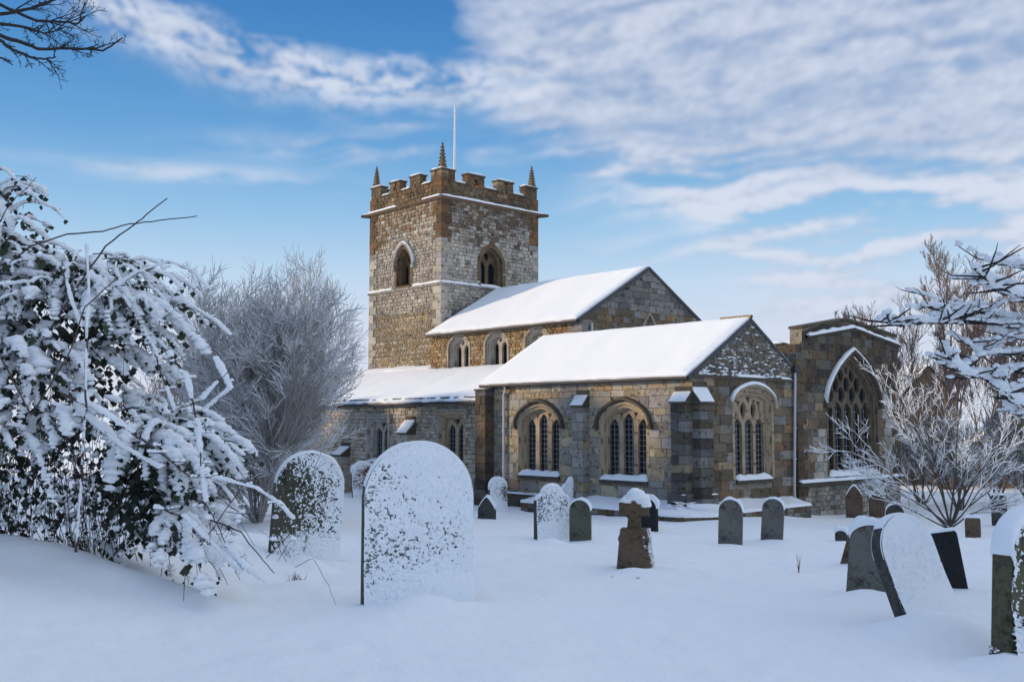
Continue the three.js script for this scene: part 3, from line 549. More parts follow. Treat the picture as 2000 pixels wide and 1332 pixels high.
windowUnit({ face: 'E', at: TX, o: towE, mat: M.dressBrown, prof: [[0.2, 0], [0.195, 0.028], [0.01, 0.028], [0, -0.1], [-0.1, -0.14], [-0.12, -0.36]], lights: lightsOf(2, 0.96, 0.13, 0.06, 0.86, 0.3, 0.45), extra: [dagger(0, 1.38, 0.24, 0.36)], bars: false, snowSill: 0.1 });

// --- nave: clerestory, gable, roof
const NX = -5.44, NZ = -1.02, NZR = -4.62, NXW = -13.9;
const cl = [-12.1, -9.88, -7.66].map((c) => opening(c, Y(2.16), 1.12, 0.78, 0.46, 0.08));
wall({ name: 'nave_wall', face: 'S', at: NZ, a0: NXW, a1: NX, y0: -0.7, from: Y(1.4), top: [[NXW, Y(3.66)], [NX, Y(3.66)]], openings: cl, style: rubble(clereCol, [0.08, 0.16], [1.0, 2.3]) });
for (const o of cl) windowUnit({ face: 'S', at: NZ, o, mat: M.dressGrey, prof: [[0.16, 0], [0.155, 0.03], [0.08, 0.03], [0.06, -0.02], [0.0, -0.03], [-0.02, -0.1], [-0.08, -0.13], [-0.1, -0.24]], lights: lightsOf(2, 0.78, 0.14, 0.05, 0.72, 0.24, 0.35), extra: [dagger(0, 1.03, 0.14, 0.16)], bars: false, snowSill: 0.05 });
wall({ name: 'nave_gable', face: 'E', at: NX, a0: -NZ, a1: 8.22, y0: -0.7, from: Y(1.5), top: [[-NZ, Y(3.66)], [4.62, Y(5.74)], [8.22, Y(3.66)]], style: ashlar(naveGableCol, [0.17, 0.26], [1.3, 2.6]) });
wall({ name: 'nave_wall', face: 'N', at: -8.22, a0: -NX, a1: -NXW, y0: -0.7, top: [[-NX, Y(3.65)], [-NXW, Y(3.65)]], coreEnd: 0.03 });
{ // relieving arch high in the gable, and quoins
  const g = place(group('blind_arch', church), 'E', NX, 4.62, Y(3.3)); const b = new GB(); const o = [[0.40, -0.02], [0.39, 0.05], [0.33, 0.05], [0.32, -0.02]].map(([off, n]) => ({ pts: arch(0.1, 0.2, 0.22, 0.62, off - 0.05).slice(1, -1), n })); loft(b, o); b.mesh('hood_mould', M.dressGrey, g);
}
function roof({ x0, x1, lo, hi, snow = 0.11, name = 'roof', jag = 0.09, topJag = 0.05, ov = 0, eS = 0.05 }) { // lo, hi: [y, z] of eave and ridge
  const th = 0.09, dy = hi[0] - lo[0], dz = hi[1] - lo[1], l = Math.hypot(dy, dz), ny = Math.abs(dz) / l, nz = -Math.sign(dz) * dy / l;
  const b = new GB(), q = (x, p, k) => [x, p[0] + ny * k, p[1] + nz * k], A = q(x0, lo, 0), B = q(x1, lo, 0), Cc = q(x1, hi, 0), Dd = q(x0, hi, 0), a = q(x0, lo, -th), bb = q(x1, lo, -th), c = q(x1, hi, -th), d = q(x0, hi, -th);
  b.quad(A, B, Cc, Dd); b.quad(bb, a, d, c); b.quad(a, bb, B, A); b.quad(bb, c, Cc, B); b.quad(c, d, Dd, Cc); b.quad(d, a, A, Dd);
  const m = b.mesh(name, M.slate, church);
  if (snow) { const s = new GB(), i = (p) => p; snowSheet(s, q(x0 + 0.02, lo, 0.0), q(x1 - eS, lo, 0.0), q(x1 - eS, hi, 0.0), q(x0 + 0.02, hi, 0.0), snow, Math.round((x1 - x0) / 0.12), 36, x0 * 3.3 + lo[1], jag, topJag); s.mesh('snow', M.snow, m); }
  return m;
}
roof({ x0: NXW - 0.05, x1: NX + 0.06, lo: [Y(3.60), NZ + 0.22], hi: [Y(5.80), NZR], name: 'nave_roof', eS: 0.1 });
roof({ x0: NXW - 0.05, x1: NX + 0.06, lo: [Y(3.60), -8.44], hi: [Y(5.795), NZR - 0.003], name: 'nave_roof', eS: 0.1 });
function gutter(x0, x1, y, z) { const b = new GB(); b.tube([[x0, y, z], [(x0 + x1) / 2, y - 0.01, z], [x1, y, z]], [0.06, 0.06, 0.06], 8); b.mesh('gutter', M.gutter, church); }
gutter(NXW, NX, Y(3.55), NZ + 0.21);
function pipe(pts) { const b = new GB(); b.tube(pts, pts.map(() => 0.045), 8); const m = b.mesh('downpipe', M.pipe, church); const k = new GB(); const [p, q] = pts.length > 3 ? [pts[2], pts[3]] : [pts[0], pts[1]]; for (let i = 1; i <= 2; i++) { const t = i / 3; k.tube([[lerp(p[0], q[0], t), lerp(p[1], q[1], t) - 0.03, lerp(p[2], q[2], t)], [lerp(p[0], q[0], t), lerp(p[1], q[1], t) + 0.03, lerp(p[2], q[2], t)]], [0.065, 0.065], 8); } k.mesh('bracket', M.pipe, m); }
pipe([[NX + 0.10, Y(3.5), -1.42], [NX + 0.10, Y(1.6), -1.42]]);

const NAVE = [1.138, [-2.562, -0.400, -3.332]];
setBlock(...NAVE);

// --- aisle
const AZ = 0.07, AXW = -24.4, AXE = -9.4;
const aisR = opening(-11.18, Y(-1.62), 1.42, 1.98, 0, 0), aisL = opening(-15.98, Y(-1.5), 1.36, 1.72, 0, 0);
wall({ name: 'aisle_wall', face: 'S', at: AZ, a0: AXW, a1: AXE, y0: -0.7, from: -0.7, top: [[AXW, Y(0.8)], [AXE, Y(0.8)]], openings: [aisR, aisL], style: rubble(aisleCol, [0.13, 0.2], [1.0, 1.9]) });
wall({ name: 'aisle_wall', face: 'W', at: AXW, a0: -5, a1: AZ, y0: -0.7, top: [[-5, Y(2.5)], [AZ, Y(0.82)]], coreEnd: 0.03 });
const aisPlate = (o, mat) => windowUnit({ face: 'S', at: AZ, o, mat, prof: [[0.14, 0], [0.135, 0.03], [0.02, 0.03], [-0.02, -0.1], [-0.12, -0.14], [-0.13, -0.3]], lights: lightsOf(2, o.w - 0.36, 0.13, 0.06, o.hs - 0.62, 0.3, 0.5), extra: [tri(0, o.hs - 0.3, 0.32, 0.26), tri(-(o.w - 0.4) / 2, o.hs - 0.24, 0.14, 0.16), tri((o.w - 0.4) / 2, o.hs - 0.24, 0.14, 0.16)], hood: { size: [0.14, 0.24, 0.1], snow: 0, mat: M.dressGrey }, snowSill: 0.08 });
aisPlate(aisR, M.dress); aisPlate(aisL, M.dressGrey);
roof({ x0: AXW - 0.1, x1: AXE + 0.03, lo: [Y(0.86), AZ + 0.25], hi: [Y(2.44), -4.47], name: 'aisle_roof', jag: 0.1, topJag: 0.2, snow: 0.13 });
roof({ x0: AXW - 0.1, x1: -18.4, lo: [Y(2.42), -4.46], hi: [Y(2.72), -5.24], name: 'aisle_roof', jag: 0.02, topJag: 0.3, snow: 0.13 });
gutter(AXW, AXE, Y(0.80), AZ + 0.25);
{ // slates showing along the snow's lower edge
  const b = new GB(), r = rng(91); for (let x = -20; x < AXE - 0.1; x += 0.28) if (r() < 0.75) { const w = 0.2 + r() * 0.08, y = Y(0.97 + r() * 0.03), z = AZ + 0.205; b.box(x, x + w, y, y + 0.035, z - 0.05, z + 0.03); } const m = b.mesh('eaves_slates', M.slate, church); m.userData.kind = 'stuff';
}

// --- chapel
const chW = [opening(-6.53, Y(-1.72), 2.0, 1.72, 0.62, 0.18), opening(-2.68, Y(-1.72), 1.9, 1.72, 0.62, 0.18)];
wall({ name: 'chapel_wall', face: 'S', at: 0, a0: AXE, a1: 0, y0: -0.7, from: -0.7, top: [[AXE, Y(1.44)], [0, Y(1.44)]], openings: chW, style: ashlar(chapelSCol) });
for (const o of chW) {
  const L = 0.38, g = 0.24, w = 3 * L + 2 * g;
  windowUnit({ face: 'S', at: 0, o, prof: [[0.1, 0], [0.095, 0.015], [0.02, 0.015], [-0.03, -0.06], [-0.08, -0.06], [-0.10, -0.16], [-0.12, -0.17], [-0.14, -0.27]], lights: lightsOf(3, 1.66, 0.15, 0.03, 1.66, 0.3, 0.45, [-0.04, 0.14, -0.04]), extra: [tri(-0.3, 2.0, 0.14, 0.16), tri(0.3, 2.0, 0.14, 0.16)], hood: { size: [0.12, 0.24, 0.12], mat: M.dressDark, snow: 0 }, snowSill: 0.13, sillW: 2.0, barStep: [0.15, 0.17], sillMat: M.dressDark });
}
const chE = opening(3.12, Y(-1.7), 1.98, 2.36, 0.36, 0.12);
wall({ name: 'chapel_gable', face: 'E', at: 0, a0: 0, a1: 5.49, y0: -0.7, from: -0.7, top: [[0, Y(1.46)], [3.08, Y(3.27)], [5.49, Y(1.84)]], openings: [chE], style: (y) => y > Y(1.45) ? rubble(chapelECol, [0.08, 0.14], [1.2, 2.6]) : ashlar(chapelECol, [0.22, 0.34]) });
windowUnit({ face: 'E', at: 0, o: chE, prof: [[0.14, 0], [0.135, 0.02], [0.02, 0.02], [0, -0.06], [-0.06, -0.06], [-0.08, -0.1], [-0.1, -0.11], [-0.12, -0.2]], lights: lightsOf(3, 1.66, 0.11, 0.03, 1.62, 0.3, 0.5), extra: [dagger(-0.275, 2.14, 0.26, 0.52), dagger(0.275, 2.14, 0.26, 0.52), tri(0, 2.46, 0.24, 0.2), tri(-0.55, 2.34, 0.18, 0.16), tri(0.55, 2.34, 0.18, 0.16), dagger(-0.66, 1.98, 0.1, 0.2), dagger(0.66, 1.98, 0.1, 0.2)], hood: { size: [0.13, 0.24, 0.12], snow: 0.1, mat: M.dress, cut: 1 }, snowSill: 0.12, sillW: 1.9, sillMat: M.dressDark });
wall({ name: 'chapel_wall', face: 'W', at: AXE, a0: -5.49, a1: 0, y0: -0.7, top: [[-5.49, Y(1.8)], [-3.08, Y(3.2)], [0, Y(1.4)]], coreEnd: 0.03, style: rubble(aisleCol), from: Y(0.6) });
roof({ x0: AXE - 0.08, x1: 0.05, lo: [Y(1.42), 0.2], hi: [Y(3.36), -3.08], name: 'chapel_roof', eS: 0.06 });
roof({ x0: AXE - 0.08, x1: 0.05, lo: [Y(1.74), -5.72], hi: [Y(3.355), -3.083], name: 'chapel_roof', eS: 0.06 });
{ // ridge stones near the gable, bare of snow
  const b = new GB(); for (let i = 0; i < 3; i++) b.tube([[-0.3 - i * 0.42, Y(3.42), -3.08], [0.06 - i * 0.42, Y(3.41), -3.08]], [0.06, 0.06], 6); b.mesh('ridge_tiles', stoneOf(0.36, 0.27, 0.13), church);
  const l = new GB(); l.box(0.0, 0.09, Y(1.40), Y(1.475), -5.49, -0.02); const led = l.mesh('gable_ledge', M.dressDark, church);
  snowStrip(() => { const q = new GB(); later.push([q, led]); return q; }, [[0.05, Y(1.475), -0.6], [0.05, Y(1.475), -5.4]], [-1, 0, 0], 0.12, 0.09, 8, 0.34);
  const sp = new GB(), r = rng(5); for (let i = 0; i < 130; i++) { const a = r() * 4.6 + 0.4, top = a < 3.08 ? lerp(1.46, 3.27, a / 3.08) : lerp(3.27, 1.84, (a - 3.08) / 2.41), y = 1.5 + (top - 1.6) * Math.pow(r(), 2.2); if (y < top - 0.12 && y > 1.5) blob(sp, 0.028, Y(y), -a, 0.02, 0.018 + r() * 0.015, 0.05 + r() * 0.08, i, BALL1, 0.4); } const m = sp.mesh('clinging_snow', M.snowSmall, church); m.userData.kind = 'stuff';
}
gutter(AXE, 0.02, Y(1.37), 0.2);
pipe([[-8.05, Y(1.33), 0.2], [-8.12, Y(1.18), 0.1], [-8.22, Y(1.05), 0.09], [-8.22, Y(-2.8), 0.09]]);
{ const b = new GB(); b.box(-0.02, 0.16, Y(1.70), Y(1.92), -5.68, -5.36); b.mesh('rainwater_head', M.gutter, church); }
pipe([[0.1, Y(1.74), -5.44], [0.1, Y(1.2), -5.42], [0.1, Y(0.9), -5.40], [0.1, Y(-2.15), -5.24], [0.2, Y(-2.5), -5.1], [0.32, Y(-2.68), -5.1], [0.32, Y(-2.9), -5.1]]);
// plinth
{
  const b = new GB(), pl = (face, at, a0, a1, y1) => { const g = new GB(); g.box(a0, a1, 0, y1, -0.03, 0.1); g.quad([a0, y1, 0.1], [a1, y1, 0.1], [a1, y1 + 0.09, 0], [a0, y1 + 0.09, 0]); const m = place(g.mesh('plinth', M.dressDark, church), face, at); snowStrip(() => { const q = new GB(); later.push([q, m]); return q; }, [[a0, y1 + 0.02, 0.06], [a1, y1 + 0.02, 0.06]], [0, 0, 1], 0.16, 0.06, a0 + at, 0.3); };
  pl('S', 0, AXE + 0.3, -0.6, Y(-2.42)); pl('E', 0, 0.75, 5.3, Y(-2.42));
}
// buttresses: courses of whole blocks, a sloping weathered head
function buttress({ face, at, a0, a1, depth, y0 = -0.7, y1, head, col = butCol, steps = [], snow = 0.09, plinthTo }) {
  const g = place(group('buttress', church), face, at), r = rng(Math.floor(Math.abs(a0 * 913 + at * 177)) + 5); let y = y0;
  while (y < y1 - 0.02) {
    let h = 0.22 + r() * 0.14; if (y + h > y1 - 0.12) h = y1 - y; const ex = plinthTo && y < plinthTo ? 0.09 : 0;
    const split = r() < 0.5 ? [0, 1] : [0, 0.3 + r() * 0.4, 1];
    for (let i = 0; i < split.length - 1; i++) { const b = new GB(); b.col = col(a0, y, r); const q = 0.005, e = r() * 0.01, u = r() * 6; const xa = lerp(a0 - ex, a1 + ex, split[i]) + (i ? q : 0), xb = lerp(a0 - ex, a1 + ex, split[i + 1]) - (i < split.length - 2 ? q : 0);
      const X0 = xa - (i ? 0 : e), X1 = xb + (i < split.length - 2 ? 0 : e), Y0 = y + q, Y1 = y + h - q, Z = depth + ex + e, c = 0.012;
      b.quad([X0 + c, Y0 + c, Z], [X1 - c, Y0 + c, Z], [X1 - c, Y1 - c, Z], [X0 + c, Y1 - c, Z], u, u); b.quad([X0, Y0, Z - c], [X1, Y0, Z - c], [X1 - c, Y0 + c, Z], [X0 + c, Y0 + c, Z], u, u); b.quad([X1, Y0, Z - c], [X1, Y1, Z - c], [X1 - c, Y1 - c, Z], [X1 - c, Y0 + c, Z], u, u); b.quad([X1, Y1, Z - c], [X0, Y1, Z - c], [X0 + c, Y1 - c, Z], [X1 - c, Y1 - c, Z], u, u); b.quad([X0, Y1, Z - c], [X0, Y0, Z - c], [X0 + c, Y0 + c, Z], [X0 + c, Y1 - c, Z], u, u);
      b.quad([X0, Y0, -0.03], [X0, Y0, Z - c], [X0, Y1, Z - c], [X0, Y1, -0.03], u, u); b.quad([X1, Y0, Z - c], [X1, Y0, -0.03], [X1, Y1, -0.03], [X1, Y1, Z - c], u, u); b.quad([X0, Y1, Z - c], [X1, Y1, Z - c], [X1, Y1, -0.03], [X0, Y1, -0.03], u, u); b.quad([X0, Y0, -0.03], [X1, Y0, -0.03], [X1, Y0, Z - c], [X0, Y0, Z - c], u, u);
      b.mesh('ashlar_block', M.stone, g); }
    y += h;
  }
  const c = new GB(), o = 0.04, hh = head; // head: sloping from the front edge back to the wall
  const F = depth + o, A = a0 - o, Bb = a1 + o;
  c.quad([A, y1, F], [Bb, y1, F], [Bb, y1 + 0.06, F], [A, y1 + 0.06, F]); c.quad([A, y1 + 0.06, F], [Bb, y1 + 0.06, F], [Bb, y1 + hh, 0.03], [A, y1 + hh, 0.03]); c.quad([A, y1, -0.02], [A, y1, F], [A, y1 + 0.06, F], [A, y1 + hh, -0.02]); c.quad([Bb, y1, F], [Bb, y1, -0.02], [Bb, y1 + hh, -0.02], [Bb, y1 + 0.06, F]); c.quad([A, y1, -0.02], [Bb, y1, -0.02], [Bb, y1, F], [A, y1, F]); c.box(A + 0.03, Bb - 0.03, y1 + hh + 0.002, y1 + hh + 0.16, -0.02, 0.08);
  const hm = c.mesh('weathering', M.dressDark, g);
  const s = new GB(); snowSheet(s, [A, y1 + 0.07, F - 0.01], [Bb - 0.03, y1 + 0.07, F - 0.01], [Bb - 0.03, y1 + hh, 0.05], [A, y1 + hh, 0.05], snow * 0.6, 10, 8, a0 * 7, 0.02); s.mesh('snow', M.snowSmall, hm);
  if (plinthTo) { const p = new GB(), d = depth + 0.1; p.quad([a0 - 0.1, plinthTo, d], [a1 + 0.1, plinthTo, d], [a1, plinthTo + 0.12, depth], [a0, plinthTo + 0.12, depth]); p.quad([a1 + 0.1, plinthTo, d], [a1 + 0.1, plinthTo, 0], [a1, plinthTo + 0.12, 0], [a1, plinthTo + 0.12, depth]); p.quad([a0 - 0.1, plinthTo, 0], [a0 - 0.1, plinthTo, d], [a0, plinthTo + 0.12, depth], [a0, plinthTo + 0.12, 0]); const pm = p.mesh('plinth_offset', M.dressDark, g); const q = new GB(); snowStrip(q, [[a0 - 0.05, plinthTo + 0.04, d - 0.04], [a1 + 0.05, plinthTo + 0.04, d - 0.04]], [0, 0, 1], 0.1, 0.06, a1, 0.3); q.mesh('snow', M.snowSmall, pm); }
  return g;
}
const midCol = (a, y, r) => pickCol(r, [[C.greyB, 3], [C.grey, 2], [C.tan, 1.2], [C.olive, 0.8]]);
buttress({ face: 'S', at: 0, a0: -4.65, a1: -4.17, depth: 0.3, y1: Y(0.55), head: 0.4, col: midCol });
buttress({ face: 'S', at: 0, a0: -0.56, a1: 0.0, depth: 0.3, y1: Y(0.6), head: 0.36, plinthTo: Y(-2.1) });
buttress({ face: 'E', at: 0, a0: 0.02, a1: 0.64, depth: 0.3, y1: Y(0.6), head: 0.5, plinthTo: Y(-2.1) });
buttress({ face: 'S', at: 0, a0: -9.4, a1: -8.85, depth: 0.42, y1: Y(1.2), head: 0.1, col: darkCol, snow: 0.02 });
buttress({ face: 'S', at: AZ, a0: -14.0, a1: -13.4, depth: 0.45, y1: Y(-0.4), head: 0.55, col: aisleCol, snow: 0.13 });
buttress({ face: 'S', at: AZ, a0: -18.6, a1: -18.0, depth: 0.5, y1: Y(-1.35), head: 0.4, col: aisleCol, snow: 0.13 });

mark = church.children.length;
// --- chancel
const CX = 0.53, CS = -4.8, CN = -11.6;
const chan = opening(8.36, Y(-1.72), 3.3, 2.42, 1.62, 0.42);
const cTop = [[4.8, Y(2.62)], [5.22, Y(2.63)], [5.24, Y(3.14)], [8.05, Y(3.6)], [11.58, Y(3.22)], [11.6, Y(3.2)]];
wall({ name: 'chancel_wall', face: 'E', at: CX, a0: -CS, a1: -CN, y0: -0.7, from: -0.7, top: cTop, openings: [chan], style: (y) => y < Y(-1.95) ? rubble(chancelCol, [0.12, 0.2], [1.1, 2.2]) : ashlar(chancelCol, [0.24, 0.36], [1.1, 2.2]) });
wall({ name: 'chancel_wall', face: 'S', at: CS, a0: -8.6, a1: CX, y0: -0.7, from: Y(1.2), top: [[-8.6, Y(2.6)], [CX, Y(2.6)]], style: ashlar(darkCol, [0.22, 0.34]) });
wall({ name: 'chancel_wall', face: 'N', at: CN, a0: -CX, a1: 8.6, y0: -0.7, top: [[-CX, Y(3.0)], [8.6, Y(3.0)]], coreEnd: 0.03 });
{
  const l5 = lightsOf(5, 2.98, 0.09, 0.06, 2.16, 0.34, 0.45), ex = [];
  for (let i = 0; i < 4; i++) ex.push(dagger(-1.1 + i * 0.735, 2.74, 0.42, 0.54, (i - 1.5) * 0.04));
  for (let i = 0; i < 3; i++) ex.push(dagger(-0.72 + i * 0.72, 3.1, 0.4, 0.56));
  for (const i of [-1, 1]) ex.push(dagger(i * 0.36, 3.42, 0.32, 0.44)); ex.push(dagger(0, 3.6, 0.15, 0.26));
  windowUnit({ face: 'E', at: CX, o: chan, mat: stoneOf(0.15, 0.12, 0.085), prof: [[0.12, 0], [0.115, 0.02], [0.02, 0.02], [0, -0.06], [-0.07, -0.07], [-0.09, -0.16], [-0.12, -0.17], [-0.15, -0.26]], lights: l5, extra: ex, hood: { size: [0.12, 0.26, 0.15], snow: 0.11, mat: M.dressDark, cut: 1 }, snowSill: 0.14, sillW: 3.4, barStep: [0.2, 0.3], sillMat: M.dressDark });
  const b = new GB(), pr = 0.11, mk = (a0, ya, a1, yb2) => { b.quad([CX - 0.02, ya - 0.12, -a0], [CX - 0.02, yb2 - 0.12, -a1], [CX + pr, yb2 - 0.06, -a1], [CX + pr, ya - 0.06, -a0]); b.quad([CX + pr, ya - 0.06, -a0], [CX + pr, yb2 - 0.06, -a1], [CX + pr, yb2, -a1], [CX + pr, ya, -a0]); b.quad([CX + pr, ya, -a0], [CX + pr, yb2, -a1], [CX - 0.02, yb2 + 0.03, -a1], [CX - 0.02, ya + 0.03, -a0]); };
  mk(5.4, Y(2.9), 8.4, Y(3.36)); mk(8.4, Y(3.36), 11.72, Y(2.92)); const m = b.mesh('parapet_string', M.dressDark, church);
  const s = new GB(); snowStrip(s, [[CX + 0.06, Y(2.9), -5.45], [CX + 0.06, Y(3.36), -8.4], [CX + 0.06, Y(2.92), -11.7]], [-1, 0, 0], 0.17, 0.12, 3); s.mesh('snow', M.snowSmall, m);
  const c = new GB(); const cp = (a0, ya, a1, yb2) => { c.quad([CX + 0.05, ya, -a0], [CX + 0.05, yb2, -a1], [CX + 0.05, yb2 + 0.09, -a1], [CX + 0.05, ya + 0.09, -a0]); c.quad([CX + 0.05, ya + 0.09, -a0], [CX + 0.05, yb2 + 0.09, -a1], [CX - 0.5, yb2 + 0.09, -a1], [CX - 0.5, ya + 0.09, -a0]); c.quad([CX + 0.05, ya, -a0], [CX - 0.5, ya, -a0], [CX - 0.5, yb2, -a1], [CX + 0.05, yb2, -a1]); };
  cp(5.2, Y(3.14), 8.05, Y(3.605)); cp(8.05, Y(3.605), 11.64, Y(3.22)); c.quad([CX + 0.05, Y(3.14), -5.2], [CX + 0.05, Y(3.23), -5.2], [CX - 0.5, Y(3.23), -5.2], [CX - 0.5, Y(3.14), -5.2]); c.mesh('parapet_coping', M.dressDark, church);
  const k = new GB(); k.box(-8.6, CX - 0.46, Y(2.602), Y(2.66), CS - 0.4, CS + 0.06); const kk = k.mesh('parapet_coping', M.dressDark, church); const ks = new GB(); snowStrip(ks, [[-8.5, Y(2.66), CS - 0.17], [CX - 0.5, Y(2.66), CS - 0.17]], [0, 0, 1], 0.45, 0.1, 2); ks.mesh('snow', M.snowSmall, kk);
  const p = new GB(); p.box(CX - 0.02, CX + 0.14, Y(-2.0), Y(-1.9), CN - 0.06, CS + 0.1); p.quad([CX + 0.14, Y(-1.9), CS + 0.1], [CX + 0.14, Y(-1.9), CN - 0.06], [CX, Y(-1.8), CN - 0.06], [CX, Y(-1.8), CS + 0.1]); const pm = p.mesh('string_course', M.dressDark, church); const ps = new GB(); snowStrip(ps, [[CX + 0.08, Y(-1.88), CS + 0.05], [CX + 0.08, Y(-1.88), CN - 0.05]], [-1, 0, 0], 0.2, 0.1, 6); ps.mesh('snow', M.snowSmall, pm);
  roof({ x0: -8.7, x1: CX - 0.4, lo: [Y(2.3), CS - 0.3], hi: [Y(2.95), -8.1], name: 'chancel_roof' }); roof({ x0: -8.7, x1: CX - 0.4, lo: [Y(2.3), CN + 0.3], hi: [Y(2.948), -8.103], name: 'chancel_roof' });
}
const CHANCEL = [1.025, [-0.464, -0.0725, -0.604]];
setBlock(...CHANCEL);
// --- quoins at the corners
function quoins(x, z, sx, sz, y0, y1, list, seed) {
  const r = rng(seed); let y = y0, k = 0;
  while (y < y1 - 0.1) { const h = Math.min(0.26 + r() * 0.14, y1 - y), L = k % 2 ? 0.52 : 0.3, W = k % 2 ? 0.3 : 0.52, b = new GB(); b.col = pickCol(r, list); const p = 0.034 + r() * 0.008, u = r() * 6; b.box(Math.min(x + sx * p, x - sx * L), Math.max(x + sx * p, x - sx * L), y + 0.006, y + h - 0.006, Math.min(z + sz * p, z - sz * W), Math.max(z + sz * p, z - sz * W), u, u); b.mesh('quoin', M.stone, church); y += h; k++; }
}
const limeQ = [[C.lime, 3], [C.limeL, 2], [C.grey, 1]], brownQ = [[C.brown, 3], [C.rust, 1.6], [C.dkbrown, 2]];
quoins(TX, TZ, 1, 1, Y(3.1), Y(5.74), limeQ, 1); quoins(TX, TZ, 1, 1, Y(5.9), Y(7.75), limeQ, 2); quoins(TX, TZ, 1, 1, Y(7.75), Y(9.36), brownQ, 3); quoins(TX, TZ, 1, 1, Y(9.54), Y(10.13), brownQ, 4);
quoins(TXW, TZ, -1, 1, Y(2.0), Y(5.74), limeQ, 5); quoins(TXW, TZ, -1, 1, Y(5.9), Y(7.6), limeQ, 6); quoins(TXW, TZ, -1, 1, Y(7.6), Y(9.36), brownQ, 7); quoins(TXW, TZ, -1, 1, Y(9.54), Y(10.13), brownQ, 8);
quoins(TX, TZN, 1, -1, Y(4.0), Y(5.74), limeQ, 9); quoins(TX, TZN, 1, -1, Y(5.9), Y(8.0), limeQ, 10); quoins(TX, TZN, 1, -1, Y(8.0), Y(9.36), brownQ, 11); quoins(TX, TZN, 1, -1, Y(9.54), Y(10.13), brownQ, 12);
quoins(NX, NZ, 1, 1, Y(1.6), Y(3.5), [[C.grey, 2], [C.dkgrey, 2]], 13); setBlock(...NAVE); quoins(CX, CS, 1, 1, Y(-2.9), Y(-2.02), butList(), 14); quoins(CX, CS, 1, 1, Y(-1.78), Y(2.6), butList(), 15); quoins(CX, CN, 1, -1, Y(-1.78), Y(2.8), butList(), 16); setBlock(...CHANCEL);
quoins(0, 0, 1, 1, Y(0.95), Y(1.36), [[C.tan, 2], [C.olive, 1]], 17);
function butList() { return [[C.dkbrown, 3], [C.brown, 2], [C.dkgrey, 1.4], [C.olive, 1]]; }
// --- the stones: the largest in view one by one, the rest joined
{
  const cam = new THREE.Vector3(18.564, CB, 24.147);
  for (const s of stones) {
    const v = new THREE.Vector3((s.x0b + s.x1b) / 2, s.y0, 0).applyMatrix4(s.w.matrix), p = [v.x, v.y, v.z];
    const d2 = (p[0] - cam.x) ** 2 + (p[2] - cam.z) ** 2; s.score = s.face === 'W' ? 0 : (s.x1b - s.x0b + s.x1t - s.x0t) / 2 * (s.y1 - s.y0) / d2;
  }
  const rest = {};
  for (const kind of ['ashlar_block', 'rubble_stone']) {
    const L = stones.filter((s) => s.kind === kind).sort((p, q) => q.score - p.score);
    L.forEach((s, i) => { if (i < (kind === 'ashlar_block' ? 230 : 290)) { const gb = new GB(); emitStone(gb, s); gb.mesh(kind, M.stone, s.w); } else { const key = kind; rest[key] ??= new Map(); if (!rest[key].has(s.w)) rest[key].set(s.w, new GB()); emitStone(rest[key].get(s.w), s); } });
  }
  for (const [kind, map] of Object.entries(rest)) { const gs = []; for (const [w, gb] of map) { const g = gb.geo(); w.updateMatrix(); g.applyMatrix4(w.matrix); gs.push(g); } const m = addMesh(kind === 'ashlar_block' ? 'ashlar_masonry' : 'rubble_masonry', mergeGeometries(gs), M.stone, church); m.userData.kind = 'stuff'; }
  for (const [q, m] of later) q.mesh('snow', M.snowSmall, m);
}

